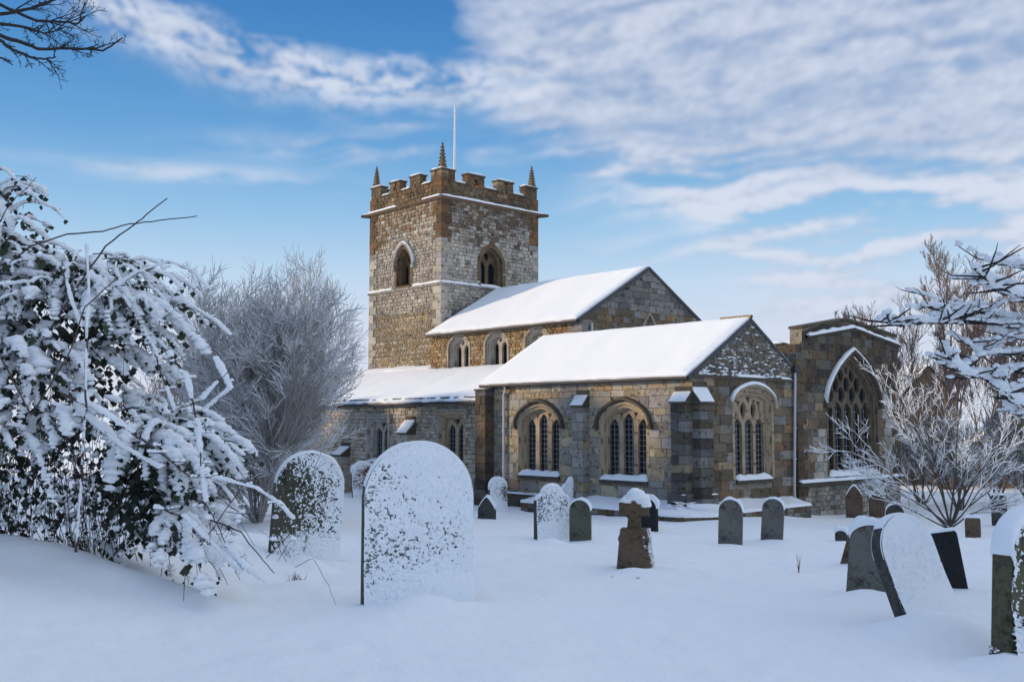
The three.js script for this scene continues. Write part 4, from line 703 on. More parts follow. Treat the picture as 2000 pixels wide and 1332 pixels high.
// ---------------------------------------------------------------- low kerb wall round the chapel
{
  const S = (x, z, y) => { const v = new THREE.Vector3(x, y, z).applyAxisAngle(new THREE.Vector3(0, 1, 0), church.rotation.y).add(church.position); return [v.x, v.y, v.z]; };
  const path = [[-6.2, 1.15], [-4.2, 1.1], [-2.4, 1.12], [-1.05, 1.2], [-0.6, 1.45], [0.2, 1.75], [0.9, 1.6], [1.35, 1.0], [1.45, 0.2], [1.15, -0.6], [1.05, -2.0], [1.0, -3.4], [1.0, -4.75]];
  const kerb = thing('kerb_wall', 'low stone kerb wall round the foot of the chapel, capped with snow', 'wall', [church.position.x, 0, church.position.z]);
  const O = kerb.position, rel = (p) => [p[0] - O.x, p[1] - O.y, p[2] - O.z];
  const r = rng(404), pts = []; for (let i = 0; i < path.length - 1; i++) { const n = Math.max(1, Math.round(Math.hypot(path[i + 1][0] - path[i][0], path[i + 1][1] - path[i][1]) / 0.36)); for (let k = 0; k < n; k++) pts.push([lerp(path[i][0], path[i + 1][0], k / n), lerp(path[i][1], path[i + 1][1], k / n)]); } pts.push(path[path.length - 1]);
  const topY = Y(-2.56), top = [], snow = new GB();
  for (let i = 0; i < pts.length - 1; i++) {
    const a = pts[i], b = pts[i + 1], dx = b[0] - a[0], dz = b[1] - a[1], l = Math.hypot(dx, dz), nx = -dz / l, nz = dx / l;   // outwards
    for (let c = 0; c < 2; c++) {
      const gb = new GB(), j = r() * 0.03, col = pickCol(r, [[C.dkbrown, 2], [C.brown, 2], [C.dkgrey, 1.5], [C.grey, 1]]); gb.col = col; const y0 = c ? topY - 0.17 : topY - 0.75, y1 = c ? topY : topY - 0.18, t0 = 0.015, q = (p, n, y) => rel(S(p[0] + nx * n, p[1] + nz * n, y));
      const A = [a[0] + dx * t0, a[1] + dz * t0], B = [b[0] - dx * t0, b[1] - dz * t0], o = 0.0 + j, I = -0.3;
      gb.quad(q(A, o, y0), q(B, o, y0), q(B, o, y1), q(A, o, y1), r() * 5, 0); gb.quad(q(A, o, y1), q(B, o, y1), q(B, I, y1), q(A, I, y1)); gb.quad(q(A, I, y0), q(A, o, y0), q(A, o, y1), q(A, I, y1)); gb.quad(q(B, o, y0), q(B, I, y0), q(B, I, y1), q(B, o, y1)); gb.quad(q(B, I, y0), q(A, I, y0), q(A, I, y1), q(B, I, y1));
      gb.mesh('stone', M.stone, kerb);
    }
    top.push(rel(S(a[0], a[1], topY)));
  }
  // snow bank between the kerb and the chapel walls
  const n = pts.length - 1;
  snow.grid(n, 14, (s, t) => { const p = pts[Math.round(s * n)], i = Math.min(n - 1, Math.round(s * n)), dx = pts[i + 1][0] - pts[i][0], dz = pts[i + 1][1] - pts[i][1], l = Math.hypot(dx, dz), nx = -dz / l, nz = dx / l, w = Math.max(0, Math.min(Math.max(p[1], p[0]) + 0.05, 1.6)), u = t < 0.12 ? 0.03 - t * 0.3 : 0.03 - 0.036 - (t - 0.12) / 0.88 * w, h = t < 0.12 ? Math.sqrt(t / 0.12) * 0.075 : 0.075 + 0.22 * (t - 0.12); return rel(S(p[0] + nx * u, p[1] + nz * u, topY + h * (0.75 + 0.5 * noise(p[0] * 3 + 5, p[1] * 3 + t * 6)) - (t ? 0 : 0.01))); }, 1, false);
  { const c = rel(S(0.12, 0.12, topY + 0.10)); blob(snow, c[0], c[1], c[2], 1.05, 0.16, 1.05, 4, BALL, 0.12); }
  snow.mesh('snow', M.snow, kerb);
}

// ---------------------------------------------------------------- gravestones
const GREY = [0.16, 0.155, 0.14], DARK = [0.07, 0.07, 0.065], MOSS = [0.085, 0.095, 0.05], BROWN = [0.14, 0.095, 0.065], RED = [0.15, 0.075, 0.055], BLACK = [0.018, 0.02, 0.024], BUFF = [0.22, 0.17, 0.11];
const graveMats = {};
function graveMat(c, frost) { const k = c.join() + !!frost; return graveMats[k] ??= new THREE.MeshStandardMaterial({ color: frost ? new THREE.Color().setRGB(c[0] * 1.6 + 0.26, c[1] * 1.6 + 0.27, c[2] * 1.6 + 0.29) : new THREE.Color().setRGB(...c), map: frost ? frostMap : stoneMap, bumpMap: stoneBump, bumpScale: 0.012, roughness: 0.92 }); }
// half width at height v of a head of width w, height h
const HEADS = {
  round: (v, w, h) => { const s = h - w / 2; return v <= s ? w / 2 : Math.sqrt(Math.max(0, (w / 2) ** 2 - (v - s) ** 2)); },
  low: (v, w, h) => { const R = w * 0.36, s = h - R; return v <= s ? w / 2 : w / 2 * Math.sqrt(Math.max(0, 1 - ((v - s) / R) ** 2)); },
  point: (v, w, h) => { const R = w * 0.62, s = h - R, t = (v - s) / R; return v <= s ? w / 2 : w / 2 * Math.pow(Math.max(0, 1 - t), 0.62) * (1 - 0.1 * t); },
  flat: (v, w, h) => { const s = h - 0.06; return v <= s ? w / 2 : w / 2 * (1 - 0.12 * ((v - s) / 0.06) ** 2); },
  shoulder: (v, w, h) => { const s = h - w * 0.42, k = h - w * 0.26; if (v <= s) return w / 2; if (v <= k) { const t = (v - s) / (k - s); return w / 2 * Math.sqrt(Math.max(0, 1 - 0.55 * t * t)); } const t = (v - k) / (h - k); return w / 2 * 0.62 * Math.sqrt(Math.max(0, 1 - t * t)) + 0.0; },
};
function headOutline(kind, w, h, n = 26) {
  const f = HEADS[kind], R = []; const s0 = kind === 'round' ? h - w / 2 : kind === 'point' ? h - w * 0.62 : kind === 'low' ? h - w * 0.36 : kind === 'flat' ? h - 0.06 : h - w * 0.42;
  R.push([w / 2, -0.25]); for (let k = 0; k <= n; k++) { const v = s0 + (h - s0) * Math.sin(k / n * Math.PI / 2); R.push([k === n ? 0 : f(v, w, h), v]); }
  const Lf = R.slice(0, -1).reverse().map(([x, y]) => [-x, y]); return [...R, ...Lf];
}
let gs = 500;
function gravestone({ x, d, y, w, h, t = 0.1, yaw = 0, lean = 0, tilt = 0, head = 'round', col = GREY, crust = 0, cap = 0.05, label, rim = 0, edge = 0, sink = 0, crustDir = 0.4 }) {
  const seed = gs += 13, g = thing('gravestone', label, 'gravestone', [x, y - sink, -d], yaw * D2R, 'gravestones standing in the snow');
  g.rotation.order = 'YXZ'; g.rotation.x = lean * D2R; g.rotation.z = tilt * D2R;
  const out = headOutline(head, w, h), sh = shapeOf(out);
  const geo = new THREE.ExtrudeGeometry(sh, { depth: t - 0.024, bevelEnabled: true, bevelSize: 0.012, bevelThickness: 0.012, bevelOffset: -0.012, bevelSegments: 2 }); geo.translate(0, 0, -t / 2 + 0.012);
  const slab = addMesh('slab', geo, crust > 0.4 ? [graveMat(col, true), graveMat(col)] : graveMat(col), g);
  // snow along the head
  if (cap) {
    const pts = out.slice(1, -1), n = 70, L = []; let tot = 0; const acc = [0]; for (let i = 1; i < pts.length; i++) { tot += Math.hypot(pts[i][0] - pts[i - 1][0], pts[i][1] - pts[i - 1][1]); acc.push(tot); }
    const at = (s) => { const q = s * tot; let i = 1; while (i < acc.length - 1 && acc[i] < q) i++; const k = (q - acc[i - 1]) / ((acc[i] - acc[i - 1]) || 1); const p = [lerp(pts[i - 1][0], pts[i][0], k), lerp(pts[i - 1][1], pts[i][1], k)], tx = pts[i][0] - pts[i - 1][0], ty = pts[i][1] - pts[i - 1][1], l = Math.hypot(tx, ty) || 1; return [p[0], p[1], ty / l, -tx / l]; };
    const gb = new GB(), ct = Math.cos(tilt * D2R), stt = Math.sin(tilt * D2R);
    gb.grid(n, 10, (s, q) => {
      const [px, py, nx, ny] = at(s), up = clamp(nx * stt + ny * ct + 0.12 + edge * nx), a = Math.PI * q, e = Math.min(1, Math.min(s, 1 - s) * 10);
      const th = cap * Math.pow(up, 0.7) * Math.sqrt(e) * (0.6 + 0.8 * fbm(s * 7 + seed, seed * 0.3, 0, 3)), c = -Math.cos(a) * t * (0.56 + 0.04 * noise(s * 20, seed)), k = Math.pow(Math.sin(a), 0.5) * th - 0.012 * (th < 0.012 ? 1 : 0) - 0.003;
      return [px + nx * k * 0.6, py + (ny * 0.6 + 0.4) * k, c];
    }, 1, false);
    gb.mesh('snow_cap', M.snowSmall, g);
  }
  // wind-driven crust on the face
  if (crust) {
    const f = HEADS[head], nu = Math.max(24, Math.round(w / 0.0075)), nv = Math.max(30, Math.round(h / 0.0075)), gb = new GB();
    gb.grid(nu, nv, (s, q) => {
      const v = -0.1 + (h + 0.1) * Math.min(0.9995, q), hw = f(v, w, h) * 0.985, px = (s * 2 - 1) * hw;
      const big = fbm(px * 3 + seed, v * 3, 0, 3), mid = fbm(px * 11 + seed, v * 11 + 4, 0, 3), fin = noise(px * 74 + seed, v * 74) * 0.58 + noise(px * 37 + seed, v * 37 + 9) * 0.42;
      const edgeTop = sstep(0.30, 0.02, Math.min(h - v, (hw - Math.abs(px)) * 3 + (h - v) * 0.15)), foot = sstep(0.4, 0.0, v - 0.16 * Math.cos(px / w * 3.0));
      const k = crust + crustDir * (px / w) + edgeTop * 0.30 + foot * 0.55 + (v / h - 0.5) * 0.12 + (big - 0.5) * 0.5 + (mid - 0.5) * 0.4 + (fin - 0.5) * 1.3 - 0.46;
      const th = k > 0 ? 0.004 + 0.022 * Math.min(1, k * 1.5) + foot * 0.03 : -0.004;
      return [px, v, t / 2 + th];
    });
    gb.mesh('snow_crust', M.snowSmall, g);
  }
  return g;
}
// from the outline in the photograph: middle of the foot, foot line, top, width; the size follows from where the foot meets the ground
function graveAt(cx, foot, top, wpx, o) { const q = onGround(cx, foot); return gravestone({ x: q.x, d: q.d, y: q.y, w: wpx * q.pm / Math.cos((o.yaw || 0) * D2R), h: (foot - top) * q.pm / Math.cos((o.lean || 0) * D2R) * (o.hk || 1), ...o }); }
graveAt(815, 1180, 870, 206, { t: 0.12, yaw: 18, head: 'round', col: [0.085, 0.088, 0.07], crust: 0.72, cap: 0.025, crustDir: 0.3, label: 'largest round-topped gravestone, its face crusted with speckled snow, in the middle foreground' });
graveAt(592, 1090, 888, 122, { t: 0.13, yaw: 26, tilt: -4, head: 'round', col: [0.075, 0.08, 0.06], crust: 0.40, cap: 0.05, crustDir: 0.85, label: 'round-topped gravestone beside the brambles, snow only on the right of its face' });
graveAt(709, 972, 908, 40, { t: 0.12, yaw: 20, tilt: 3, head: 'low', col: RED, crust: 0.3, crustDir: -0.5, cap: 0.16, label: 'small reddish gravestone under a thick snow hood behind the largest stone' });
graveAt(922, 950, 918, 24, { t: 0.1, yaw: 10, head: 'round', col: GREY, cap: 0.08, crust: 0.8, label: 'white snow-covered headstone just showing past the right edge of the largest stone' });
graveAt(942, 985, 924, 32, { t: 0.1, yaw: -24, head: 'round', col: GREY, cap: 0.07, edge: 0.3, label: 'plain grey round headstone, hindmost of the trio right of the largest stone' });
graveAt(972, 997, 938, 34, { t: 0.1, yaw: 28, head: 'round', col: BROWN, cap: 0.12, crust: 0.55, crustDir: -0.9, label: 'headstone with snow plastered over its left half, before the white downpipe' });
graveAt(951, 1012, 972, 34, { t: 0.1, yaw: -20, head: 'point', col: DARK, cap: 0.09, edge: 0.5, label: 'smallest dark pointed headstone in front of the trio right of the largest stone' });
graveAt(1078, 1052, 950, 66, { t: 0.15, yaw: 22, head: 'shoulder', col: DARK, crust: 0.52, cap: 0.05, crustDir: 0.3, label: 'shouldered headstone with mottled snow all over its face, below the western chapel window' });
graveAt(1119, 1000, 938, 44, { t: 0.12, yaw: 24, head: 'shoulder', col: GREY, crust: 0.75, cap: 0.10, label: 'snow-whitened headstone standing behind the mottled and the dark round pair' });
graveAt(1134, 1056, 978, 40, { t: 0.1, yaw: -20, head: 'round', col: [0.11, 0.115, 0.085], cap: 0.055, edge: 0.4, label: 'bare dark round headstone with a snow rim beside the mottled shouldered one' });
graveAt(1269, 1036, 976, 28, { t: 0.1, yaw: -38, head: 'round', col: BLACK, cap: 0.14, edge: 0.5, label: 'black headstone under heavy snow right behind the stone cross' });
graveAt(1427, 1063, 977, 42, { t: 0.1, yaw: -24, head: 'round', col: GREY, cap: 0.055, edge: 0.5, tilt: -2, label: 'bare grey round-topped headstone in front of the corner buttresses' });
graveAt(1508, 1057, 975, 38, { t: 0.1, yaw: -24, head: 'round', col: GREY, cap: 0.055, edge: 0.5, tilt: -4, label: 'bare grey round-topped headstone in front of the white corner downpipe' });
graveAt(1670, 1014, 950, 30, { t: 0.1, yaw: -10, head: 'point', col: BROWN, cap: 0.06, label: 'pointed headstone against the wall below the big east window, left of its pair' });
graveAt(1714, 1012, 958, 28, { t: 0.1, yaw: -10, head: 'point', col: BROWN, cap: 0.06, label: 'pointed headstone against the wall below the big east window, right of its pair' });
graveAt(1748, 1030, 986, 32, { t: 0.12, yaw: -20, head: 'round', col: DARK, cap: 0.07, tilt: -4, label: 'small dark round headstone showing above the big leaning white one' });
graveAt(1645, 1058, 1036, 20, { t: 0.12, yaw: -30, head: 'low', col: DARK, cap: 0.10, label: 'tiny dark stone almost buried in snow left of the leaning group' });
graveAt(1668, 1103, 1018, 36, { t: 0.1, yaw: -40, head: 'round', col: BROWN, cap: 0.09, tilt: -17, edge: 0.5, label: 'narrow dark headstone tilted to the right behind the wide grey one' });
graveAt(1700, 1160, 1030, 80, { t: 0.12, yaw: -22, head: 'low', col: GREY, cap: 0.08, tilt: -5, lean: -6, edge: -0.3, label: 'wide bare grey headstone leaning beside the big white-faced one' });
graveAt(1818, 1222, 1010, 124, { t: 0.11, yaw: 24, head: 'round', col: DARK, crust: 0.9, cap: 0.018, tilt: 13, lean: -12, crustDir: 0.1, label: 'big tilted gravestone with its face wholly white, right of the churchyard' });
graveAt(1856, 1150, 1040, 62, { t: 0.12, yaw: -14, head: 'flat', col: BLACK, cap: 0.03, tilt: 9, label: 'dark flat-topped headstone behind the right side of the tilted white one' });
graveAt(2010, 1282, 1012, 150, { t: 0.16, yaw: 30, head: 'round', col: [0.10, 0.10, 0.06], crust: -0.35, cap: 0.07, tilt: -5, crustDir: -1.4, label: 'dark mossy gravestone cut by the right edge of the picture, snow on its shoulder' });
graveAt(1902, 1050, 1012, 26, { t: 0.12, yaw: -20, head: 'flat', col: BROWN, cap: 0.07, label: 'small brown stone just right of the snowy bush stem' });
graveAt(1954, 1026, 968, 26, { t: 0.14, yaw: -20, head: 'flat', col: DARK, cap: 0.06, label: 'dark upright stone at the right behind the snowy bush' });
graveAt(1984, 1006, 992, 20, { t: 0.12, yaw: -20, head: 'low', col: BLACK, cap: 0.05, label: 'low dark stone at the right picture edge behind the snowy bush' });
graveAt(507, 968, 925, 22, { t: 0.1, yaw: 10, head: 'flat', col: BUFF, cap: 0.07, label: 'narrow brown stone standing behind the bramble tips' });
graveAt(428, 975, 905, 34, { t: 0.1, yaw: 16, head: 'flat', col: BROWN, cap: 0.08, label: 'reddish brown stone half hidden behind the brambles' });
graveAt(626, 955, 915, 26, { t: 0.1, yaw: 14, head: 'round', col: GREY, cap: 0.1, crust: 0.7, label: 'snowy small headstone between the bramble-side stone and the aisle' });
// stone cross on a rough tapering block
{
  const q = onGround(1240, 1108), k = q.pm, g = thing('stone_cross', 'short brown stone cross on a rough tapering block, snow heaped on its head', 'gravestone', [q.x, q.y, -q.d], -14 * D2R, 'gravestones standing in the snow');
  const blk = (w0, w1, y0, y1, d0, d1, seed, rough) => { const b = new GB(), n = 10, r = (a, c) => (noise(a * 5 + seed, c * 5, seed) - 0.5) * rough; const face = (f) => b.grid(n, n, f); const W = (t) => lerp(w0, w1, t) / 2, Dp = (t) => lerp(d0, d1, t) / 2, yy = (t) => lerp(y0, y1, t), e = (s) => Math.min(1, Math.min(s, 1 - s) * 5);
    face((s, t) => [(s * 2 - 1) * W(t), yy(t), Dp(t) + r(s, t) * e(s) * e(t)]); face((s, t) => [(1 - s * 2) * W(t), yy(t), -Dp(t)]); face((s, t) => [W(t) + r(s + 3, t) * e(s) * e(t), yy(t), (1 - s * 2) * Dp(t)]); face((s, t) => [-W(t) - r(s + 7, t) * e(s) * e(t), yy(t), (s * 2 - 1) * Dp(t)]); face((s, t) => [(s * 2 - 1) * W(1), y1, (1 - 2 * t) * Dp(1)]); return b; };
  blk(68 * k, 50 * k, -0.15, 74 * k, 0.34, 0.26, 3, 0.07).mesh('plinth_block', graveMat(BROWN), g);
  const c = new GB(), y0 = 74 * k, sc = k; const X = new THREE.Shape(), w = 9 * sc, aw = 27 * sc, H = 62 * sc, ay = 36 * sc, ah = 9 * sc; [[-w * 1.3, 0], [w * 1.3, 0], [w, ay - ah], [aw, ay - ah * 1.2], [aw, ay + ah * 1.2], [w, ay + ah], [w * 1.15, H], [-w * 1.15, H], [-w, ay + ah], [-aw, ay + ah * 1.2], [-aw, ay - ah * 1.2], [-w, ay - ah]].forEach(([x, y], i) => i ? X.lineTo(x, y) : X.moveTo(x, y));
  const cg = new THREE.ExtrudeGeometry(X, { depth: 0.09, bevelEnabled: true, bevelSize: 0.012, bevelThickness: 0.012, bevelSegments: 2 }); cg.translate(0, y0, -0.045); addMesh('cross', cg, graveMat([0.12, 0.085, 0.05]), g);
  const ring = new THREE.TorusGeometry(17 * sc, 4 * sc, 8, 24); ring.translate(0, y0 + ay, 0); addMesh('ring', ring, graveMat([0.12, 0.085, 0.05]), g);
  const s = new GB(); for (const [x, y, rx, ry, rz] of [[0, H + 3 * sc, 15, 12, 16], [-14, ay + 16 * sc, 14, 10, 14], [15, ay + 17 * sc, 16, 14, 15], [6, ay + 25 * sc, 17, 14, 15], [-6, ay + 22 * sc, 14, 12, 14], [23, ay + 8 * sc, 10, 10, 12]]) blob(s, x * sc, y0 + y, 0, rx * sc, ry * sc, rz * sc, x, BALL, 0.3); snowStrip(s, [[9 * sc, y0 - 0.002, 0.02], [25 * sc, y0 - 0.002, 0.02]], [0, 0, 1], 0.2, 0.07, 3); s.mesh('snow_cap', M.snowSmall, g);
  const cr = new GB(); cr.grid(24, 40, (u, v) => { const t = v, W2 = lerp(68, 50, t) * k / 2, D2 = lerp(0.34, 0.26, t) / 2, f = fbm(u * 9, v * 20, 0, 3) + (1 - u) * -0.2 + u * 0.2; return [W2 + (f > 0.5 ? 0.03 : -0.06), lerp(0, 74 * k, v), (1 - 2 * u) * D2]; }); cr.mesh('snow_crust', M.snowSmall, g);
}
// drifts against the stones
{
  const b = (px, py, h, w, dd) => { const q = onGround(px, py); bumps.push([q.x, q.d, h, w, dd]); };
  b(826, 1198, 0.15, 0.42, 0.3); b(850, 1225, 0.06, 0.9, 0.5); b(600, 1105, 0.20, 0.3, 0.2); b(1075, 1062, 0.14, 0.3, 0.25); b(1240, 1118, 0.09, 0.3, 0.2); b(1830, 1240, 0.22, 0.5, 0.35); b(1430, 1066, 0.05, 0.3, 0.2); b(1508, 1060, 0.05, 0.3, 0.2); b(960, 1005, 0.1, 0.4, 0.3); b(1690, 1168, 0.08, 0.35, 0.2); b(590, 1150, 0.12, 0.35, 0.25); bumps.push([-4.6, 10.3, 0.16, 0.9, 0.35], [-5.6, 10.4, 0.14, 0.9, 0.4], [-3.6, 10.0, 0.12, 0.7, 0.3], [-2.9, 9.7, 0.08, 0.5, 0.3]); b(1960, 1295, 0.1, 0.3, 0.15);
}

// ---------------------------------------------------------------- trees and shrubs
const V3 = (a, b, k) => [a[0] + b[0] * k, a[1] + b[1] * k, a[2] + b[2] * k];
const nrm3 = (a) => { const l = Math.hypot(a[0], a[1], a[2]) || 1; return [a[0] / l, a[1] / l, a[2] / l]; };
function grow(r, p, dir, len, rad, L, lv, out, minR = 0.004) {
  const c = lv[L], n = c.seg, pts = [p], rads = [rad]; let d = nrm3(dir);
  for (let k = 1; k <= n; k++) { d = nrm3([d[0] + (r() - 0.5) * c.wob, d[1] + (r() - 0.5) * c.wob + c.up / n, d[2] + (r() - 0.5) * c.wob]); p = V3(p, d, len / n); pts.push(p); rads.push(Math.max(minR * 0.7, rad * (1 - (c.taper ?? 0.75) * k / n))); }
  out.push({ pts, rads, L });
  if (L + 1 >= lv.length) return;
  const N = Math.max(1, Math.round(c.n * (0.8 + 0.4 * r())));
  for (let i = 0; i < N; i++) {
    const t = lerp(c.t0, 1, (i + r()) / N) * n, k = Math.min(n - 1, Math.floor(t)), f = t - k, q = [lerp(pts[k][0], pts[k + 1][0], f), lerp(pts[k][1], pts[k + 1][1], f), lerp(pts[k][2], pts[k + 1][2], f)];
    const tg = nrm3([pts[k + 1][0] - pts[k][0], pts[k + 1][1] - pts[k][1], pts[k + 1][2] - pts[k][2]]);
    let s = [r() - 0.5, (r() - 0.5) * 0.9 + (c.lift ?? 0.05), r() - 0.5]; const dp = s[0] * tg[0] + s[1] * tg[1] + s[2] * tg[2]; s = nrm3([s[0] - dp * tg[0], s[1] - dp * tg[1], s[2] - dp * tg[2]]);
    const a = c.ang * (0.7 + 0.6 * r()); grow(r, q, [tg[0] * Math.cos(a) + s[0] * Math.sin(a), tg[1] * Math.cos(a) + s[1] * Math.sin(a), tg[2] * Math.cos(a) + s[2] * Math.sin(a)], len * c.len * (1.1 - 0.5 * t / n) * (0.65 + 0.7 * r()), Math.max(minR, lerp(rads[k], rads[k + 1], f) * 0.62), L + 1, lv, out, minR);
  }
}
const sidesFor = (rad) => rad > 0.05 ? 8 : rad > 0.02 ? 5 : rad > 0.009 ? 4 : 3;
function snowAlong(gb, b, { k = 0.7, add = 0.008, max = 0.1, thr = 0.4, seed = 1, sides = 4, fq = 3, flat = 0.3 }) {
  let run = [], rr = []; const fl = () => { if (run.length > 1) { rr[0] *= 0.5; rr[rr.length - 1] *= 0.4; gb.tube(run, rr, sides); } run = []; rr = []; };
  const n = b.pts.length;
  for (let i = 0; i < n; i++) {
    const a = b.pts[Math.max(0, i - 1)], c = b.pts[Math.min(n - 1, i + 1)], l = Math.hypot(c[0] - a[0], c[1] - a[1], c[2] - a[2]) || 1, hor = Math.sqrt(Math.max(0, 1 - ((c[1] - a[1]) / l) ** 2)), p = b.pts[i];
    const v = noise(p[0] * fq + seed, p[1] * fq, p[2] * fq + 3.3);
    if (hor > flat && v > thr) { const s = Math.min(max, b.rads[i] * k + add) * (0.6 + 0.6 * v) * (0.4 + 0.6 * hor); run.push([p[0], p[1] + b.rads[i] * 0.7 + s * 0.45, p[2]]); rr.push(s); } else fl();
  } fl();
}
function treeOf(name, label, cat, group, base, branches, { bark = M.bark, snow, split = 1 }) {
  const g = thing(name, label, cat, base, 0, group), tr = new GB(), cr = new GB(), sn = new GB();
  const rel = (b) => ({ ...b, pts: b.pts.map((p) => [p[0] - base[0], p[1] - base[1], p[2] - base[2]]) });
  for (const b0 of branches) { const b = rel(b0); (b.L < split ? tr : cr).tube(b.pts, b.rads, sidesFor(b.rads[0]), b.rads[0] > 0.02); if (snow) snowAlong(sn, b, { seed: 3, ...snow }); }
  tr.mesh('trunk', bark, g); cr.mesh('crown', bark, g); if (snow) sn.mesh('snow', M.snowSmall, g);
  return g;
}
// --- frosted thorn tree left of the tower
function thorn(label, px, d, hgt, wid, seed, o = {}) {
  const r = rng(seed), x = (px - 1000) / FPX * d / CT, base = [x, ground(x, d), -d], out = [];
  const lv = [{ n: o.n0 ?? 8, t0: o.t0 ?? 0.3, ang: 0.55, len: 0.5, wob: 0.25, up: 0.3, seg: 8, lift: 0.15 }, { n: o.n1 ?? 9, t0: 0.15, ang: 0.6, len: 0.5, wob: 0.3, up: 0.3, seg: 6, lift: 0.12 }, { n: o.n2 ?? 7, t0: 0.1, ang: 0.6, len: 0.5, wob: 0.36, up: 0.25, seg: 4, lift: 0.1 }, { n: 0, t0: 0, ang: 0, len: 0, wob: 0.4, up: 0.2, seg: 3 }];
  const S = o.stems ?? 11;
  for (let i = 0; i < S; i++) { const a = i / S * 6.283 + r() * 0.5, el = o.el ? lerp(o.el[0], o.el[1], r()) : lerp(0.35, 1.45, Math.sqrt(r())), ce = Math.cos(el) * wid / hgt, L = hgt * 0.78 * (0.75 + 0.35 * r()); grow(r, V3(base, [Math.cos(a), 0, Math.sin(a)], 0.12), [Math.cos(a) * ce, Math.sin(el), Math.sin(a) * ce], L * Math.hypot(ce, Math.sin(el)), (o.rad ?? 0.055) * (0.6 + 0.6 * r()), 0, lv, out, o.minR ?? 0.0065); }
  return treeOf(o.name || 'thorn_tree', label, 'tree', o.group, base, out, { bark: o.bark || M.barkFrost, snow: o.snow === undefined ? { k: 0.55, add: 0.006, max: 0.05, thr: 0.36, sides: 3, fq: 2 } : o.snow });
}
thorn('dense bare thorn tree dusted with snow, left of the church tower', 510, 29, 7.5, 5.0, 21, { stems: 32, rad: 0.028, n0: 10, n1: 11, n2: 10, t0: 0.06, minR: 0.006, snow: { k: 0.6, add: 0.007, max: 0.035, thr: 0.30, sides: 3, fq: 1.2 } });
thorn('far bare tree behind the thorn tree, close to the tower', 640, 62, 7.5, 6, 33, { stems: 9, name: 'bare_tree', minR: 0.012, rad: 0.09 });
thorn('far bare tree glimpsed between the brambles and the thorn tree', 380, 58, 6.5, 6, 37, { stems: 9, name: 'bare_tree', minR: 0.012, rad: 0.09 });
// --- big bare tree behind the chancel
{
  const r = rng(77), d = 52, px = 1850, x = (px - 1000) / FPX * d / CT, base = [x, ground(x, d), -d], out = [];
  const lv = [{ n: 9, t0: 0.25, ang: 0.5, len: 0.55, wob: 0.14, up: 0.3, seg: 8, lift: 0.25 }, { n: 9, t0: 0.25, ang: 0.5, len: 0.5, wob: 0.28, up: 0.5, seg: 6, lift: 0.2 }, { n: 7, t0: 0.15, ang: 0.55, len: 0.5, wob: 0.35, up: 0.45, seg: 5, lift: 0.2 }, { n: 5, t0: 0.1, ang: 0.5, len: 0.5, wob: 0.4, up: 0.35, seg: 3, lift: 0.2 }, { n: 0, t0: 0, ang: 0, len: 0, wob: 0.4, up: 0.2, seg: 2 }];
  for (const [ax, az, L, s] of [[-0.6, 0.1, 8.6, 0.13], [-0.2, 0.3, 9.4, 0.15], [0.15, -0.2, 9.6, 0.15], [0.5, 0.2, 9.2, 0.14], [0.95, -0.1, 9, 0.12], [-1.05, -0.2, 8.4, 0.12], [1.4, 0.2, 8.5, 0.1], [-1.5, 0.2, 7.6, 0.09]]) grow(r, V3(base, [ax, 0, az], 0.3), [ax, 1.0, az], L * 0.92, s * 0.85, 0, lv, out, 0.0115);
  treeOf('bare_tree', 'tall bare brown tree rising behind the chancel, many upright twigs', 'tree', 'bare winter trees', base, out, { bark: plain(0.20, 0.15, 0.13, 0.95) });
}
// --- thicket at the right, behind the snowy bush
for (const [px, d, h, w, sd, lb] of [[1790, 41, 3.6, 2.8, 51, 'frosted shrub against the far cottage gable'], [1865, 38, 3.9, 3.0, 52, 'frosted shrub in the middle of the thicket right of the chancel'], [1935, 42, 4.6, 3.2, 53, 'frosted shrub at the right end of the thicket'], [2010, 39, 4.2, 3.0, 54, 'frosted shrub cut by the right picture edge in the thicket']]) thorn(lb, px, d, h, w, sd, { name: 'shrub', stems: 10, rad: 0.03, minR: 0.008, n1: 7, n2: 6, group: 'shrubs in the thicket', bark: plain(0.11, 0.09, 0.075, 0.95) });
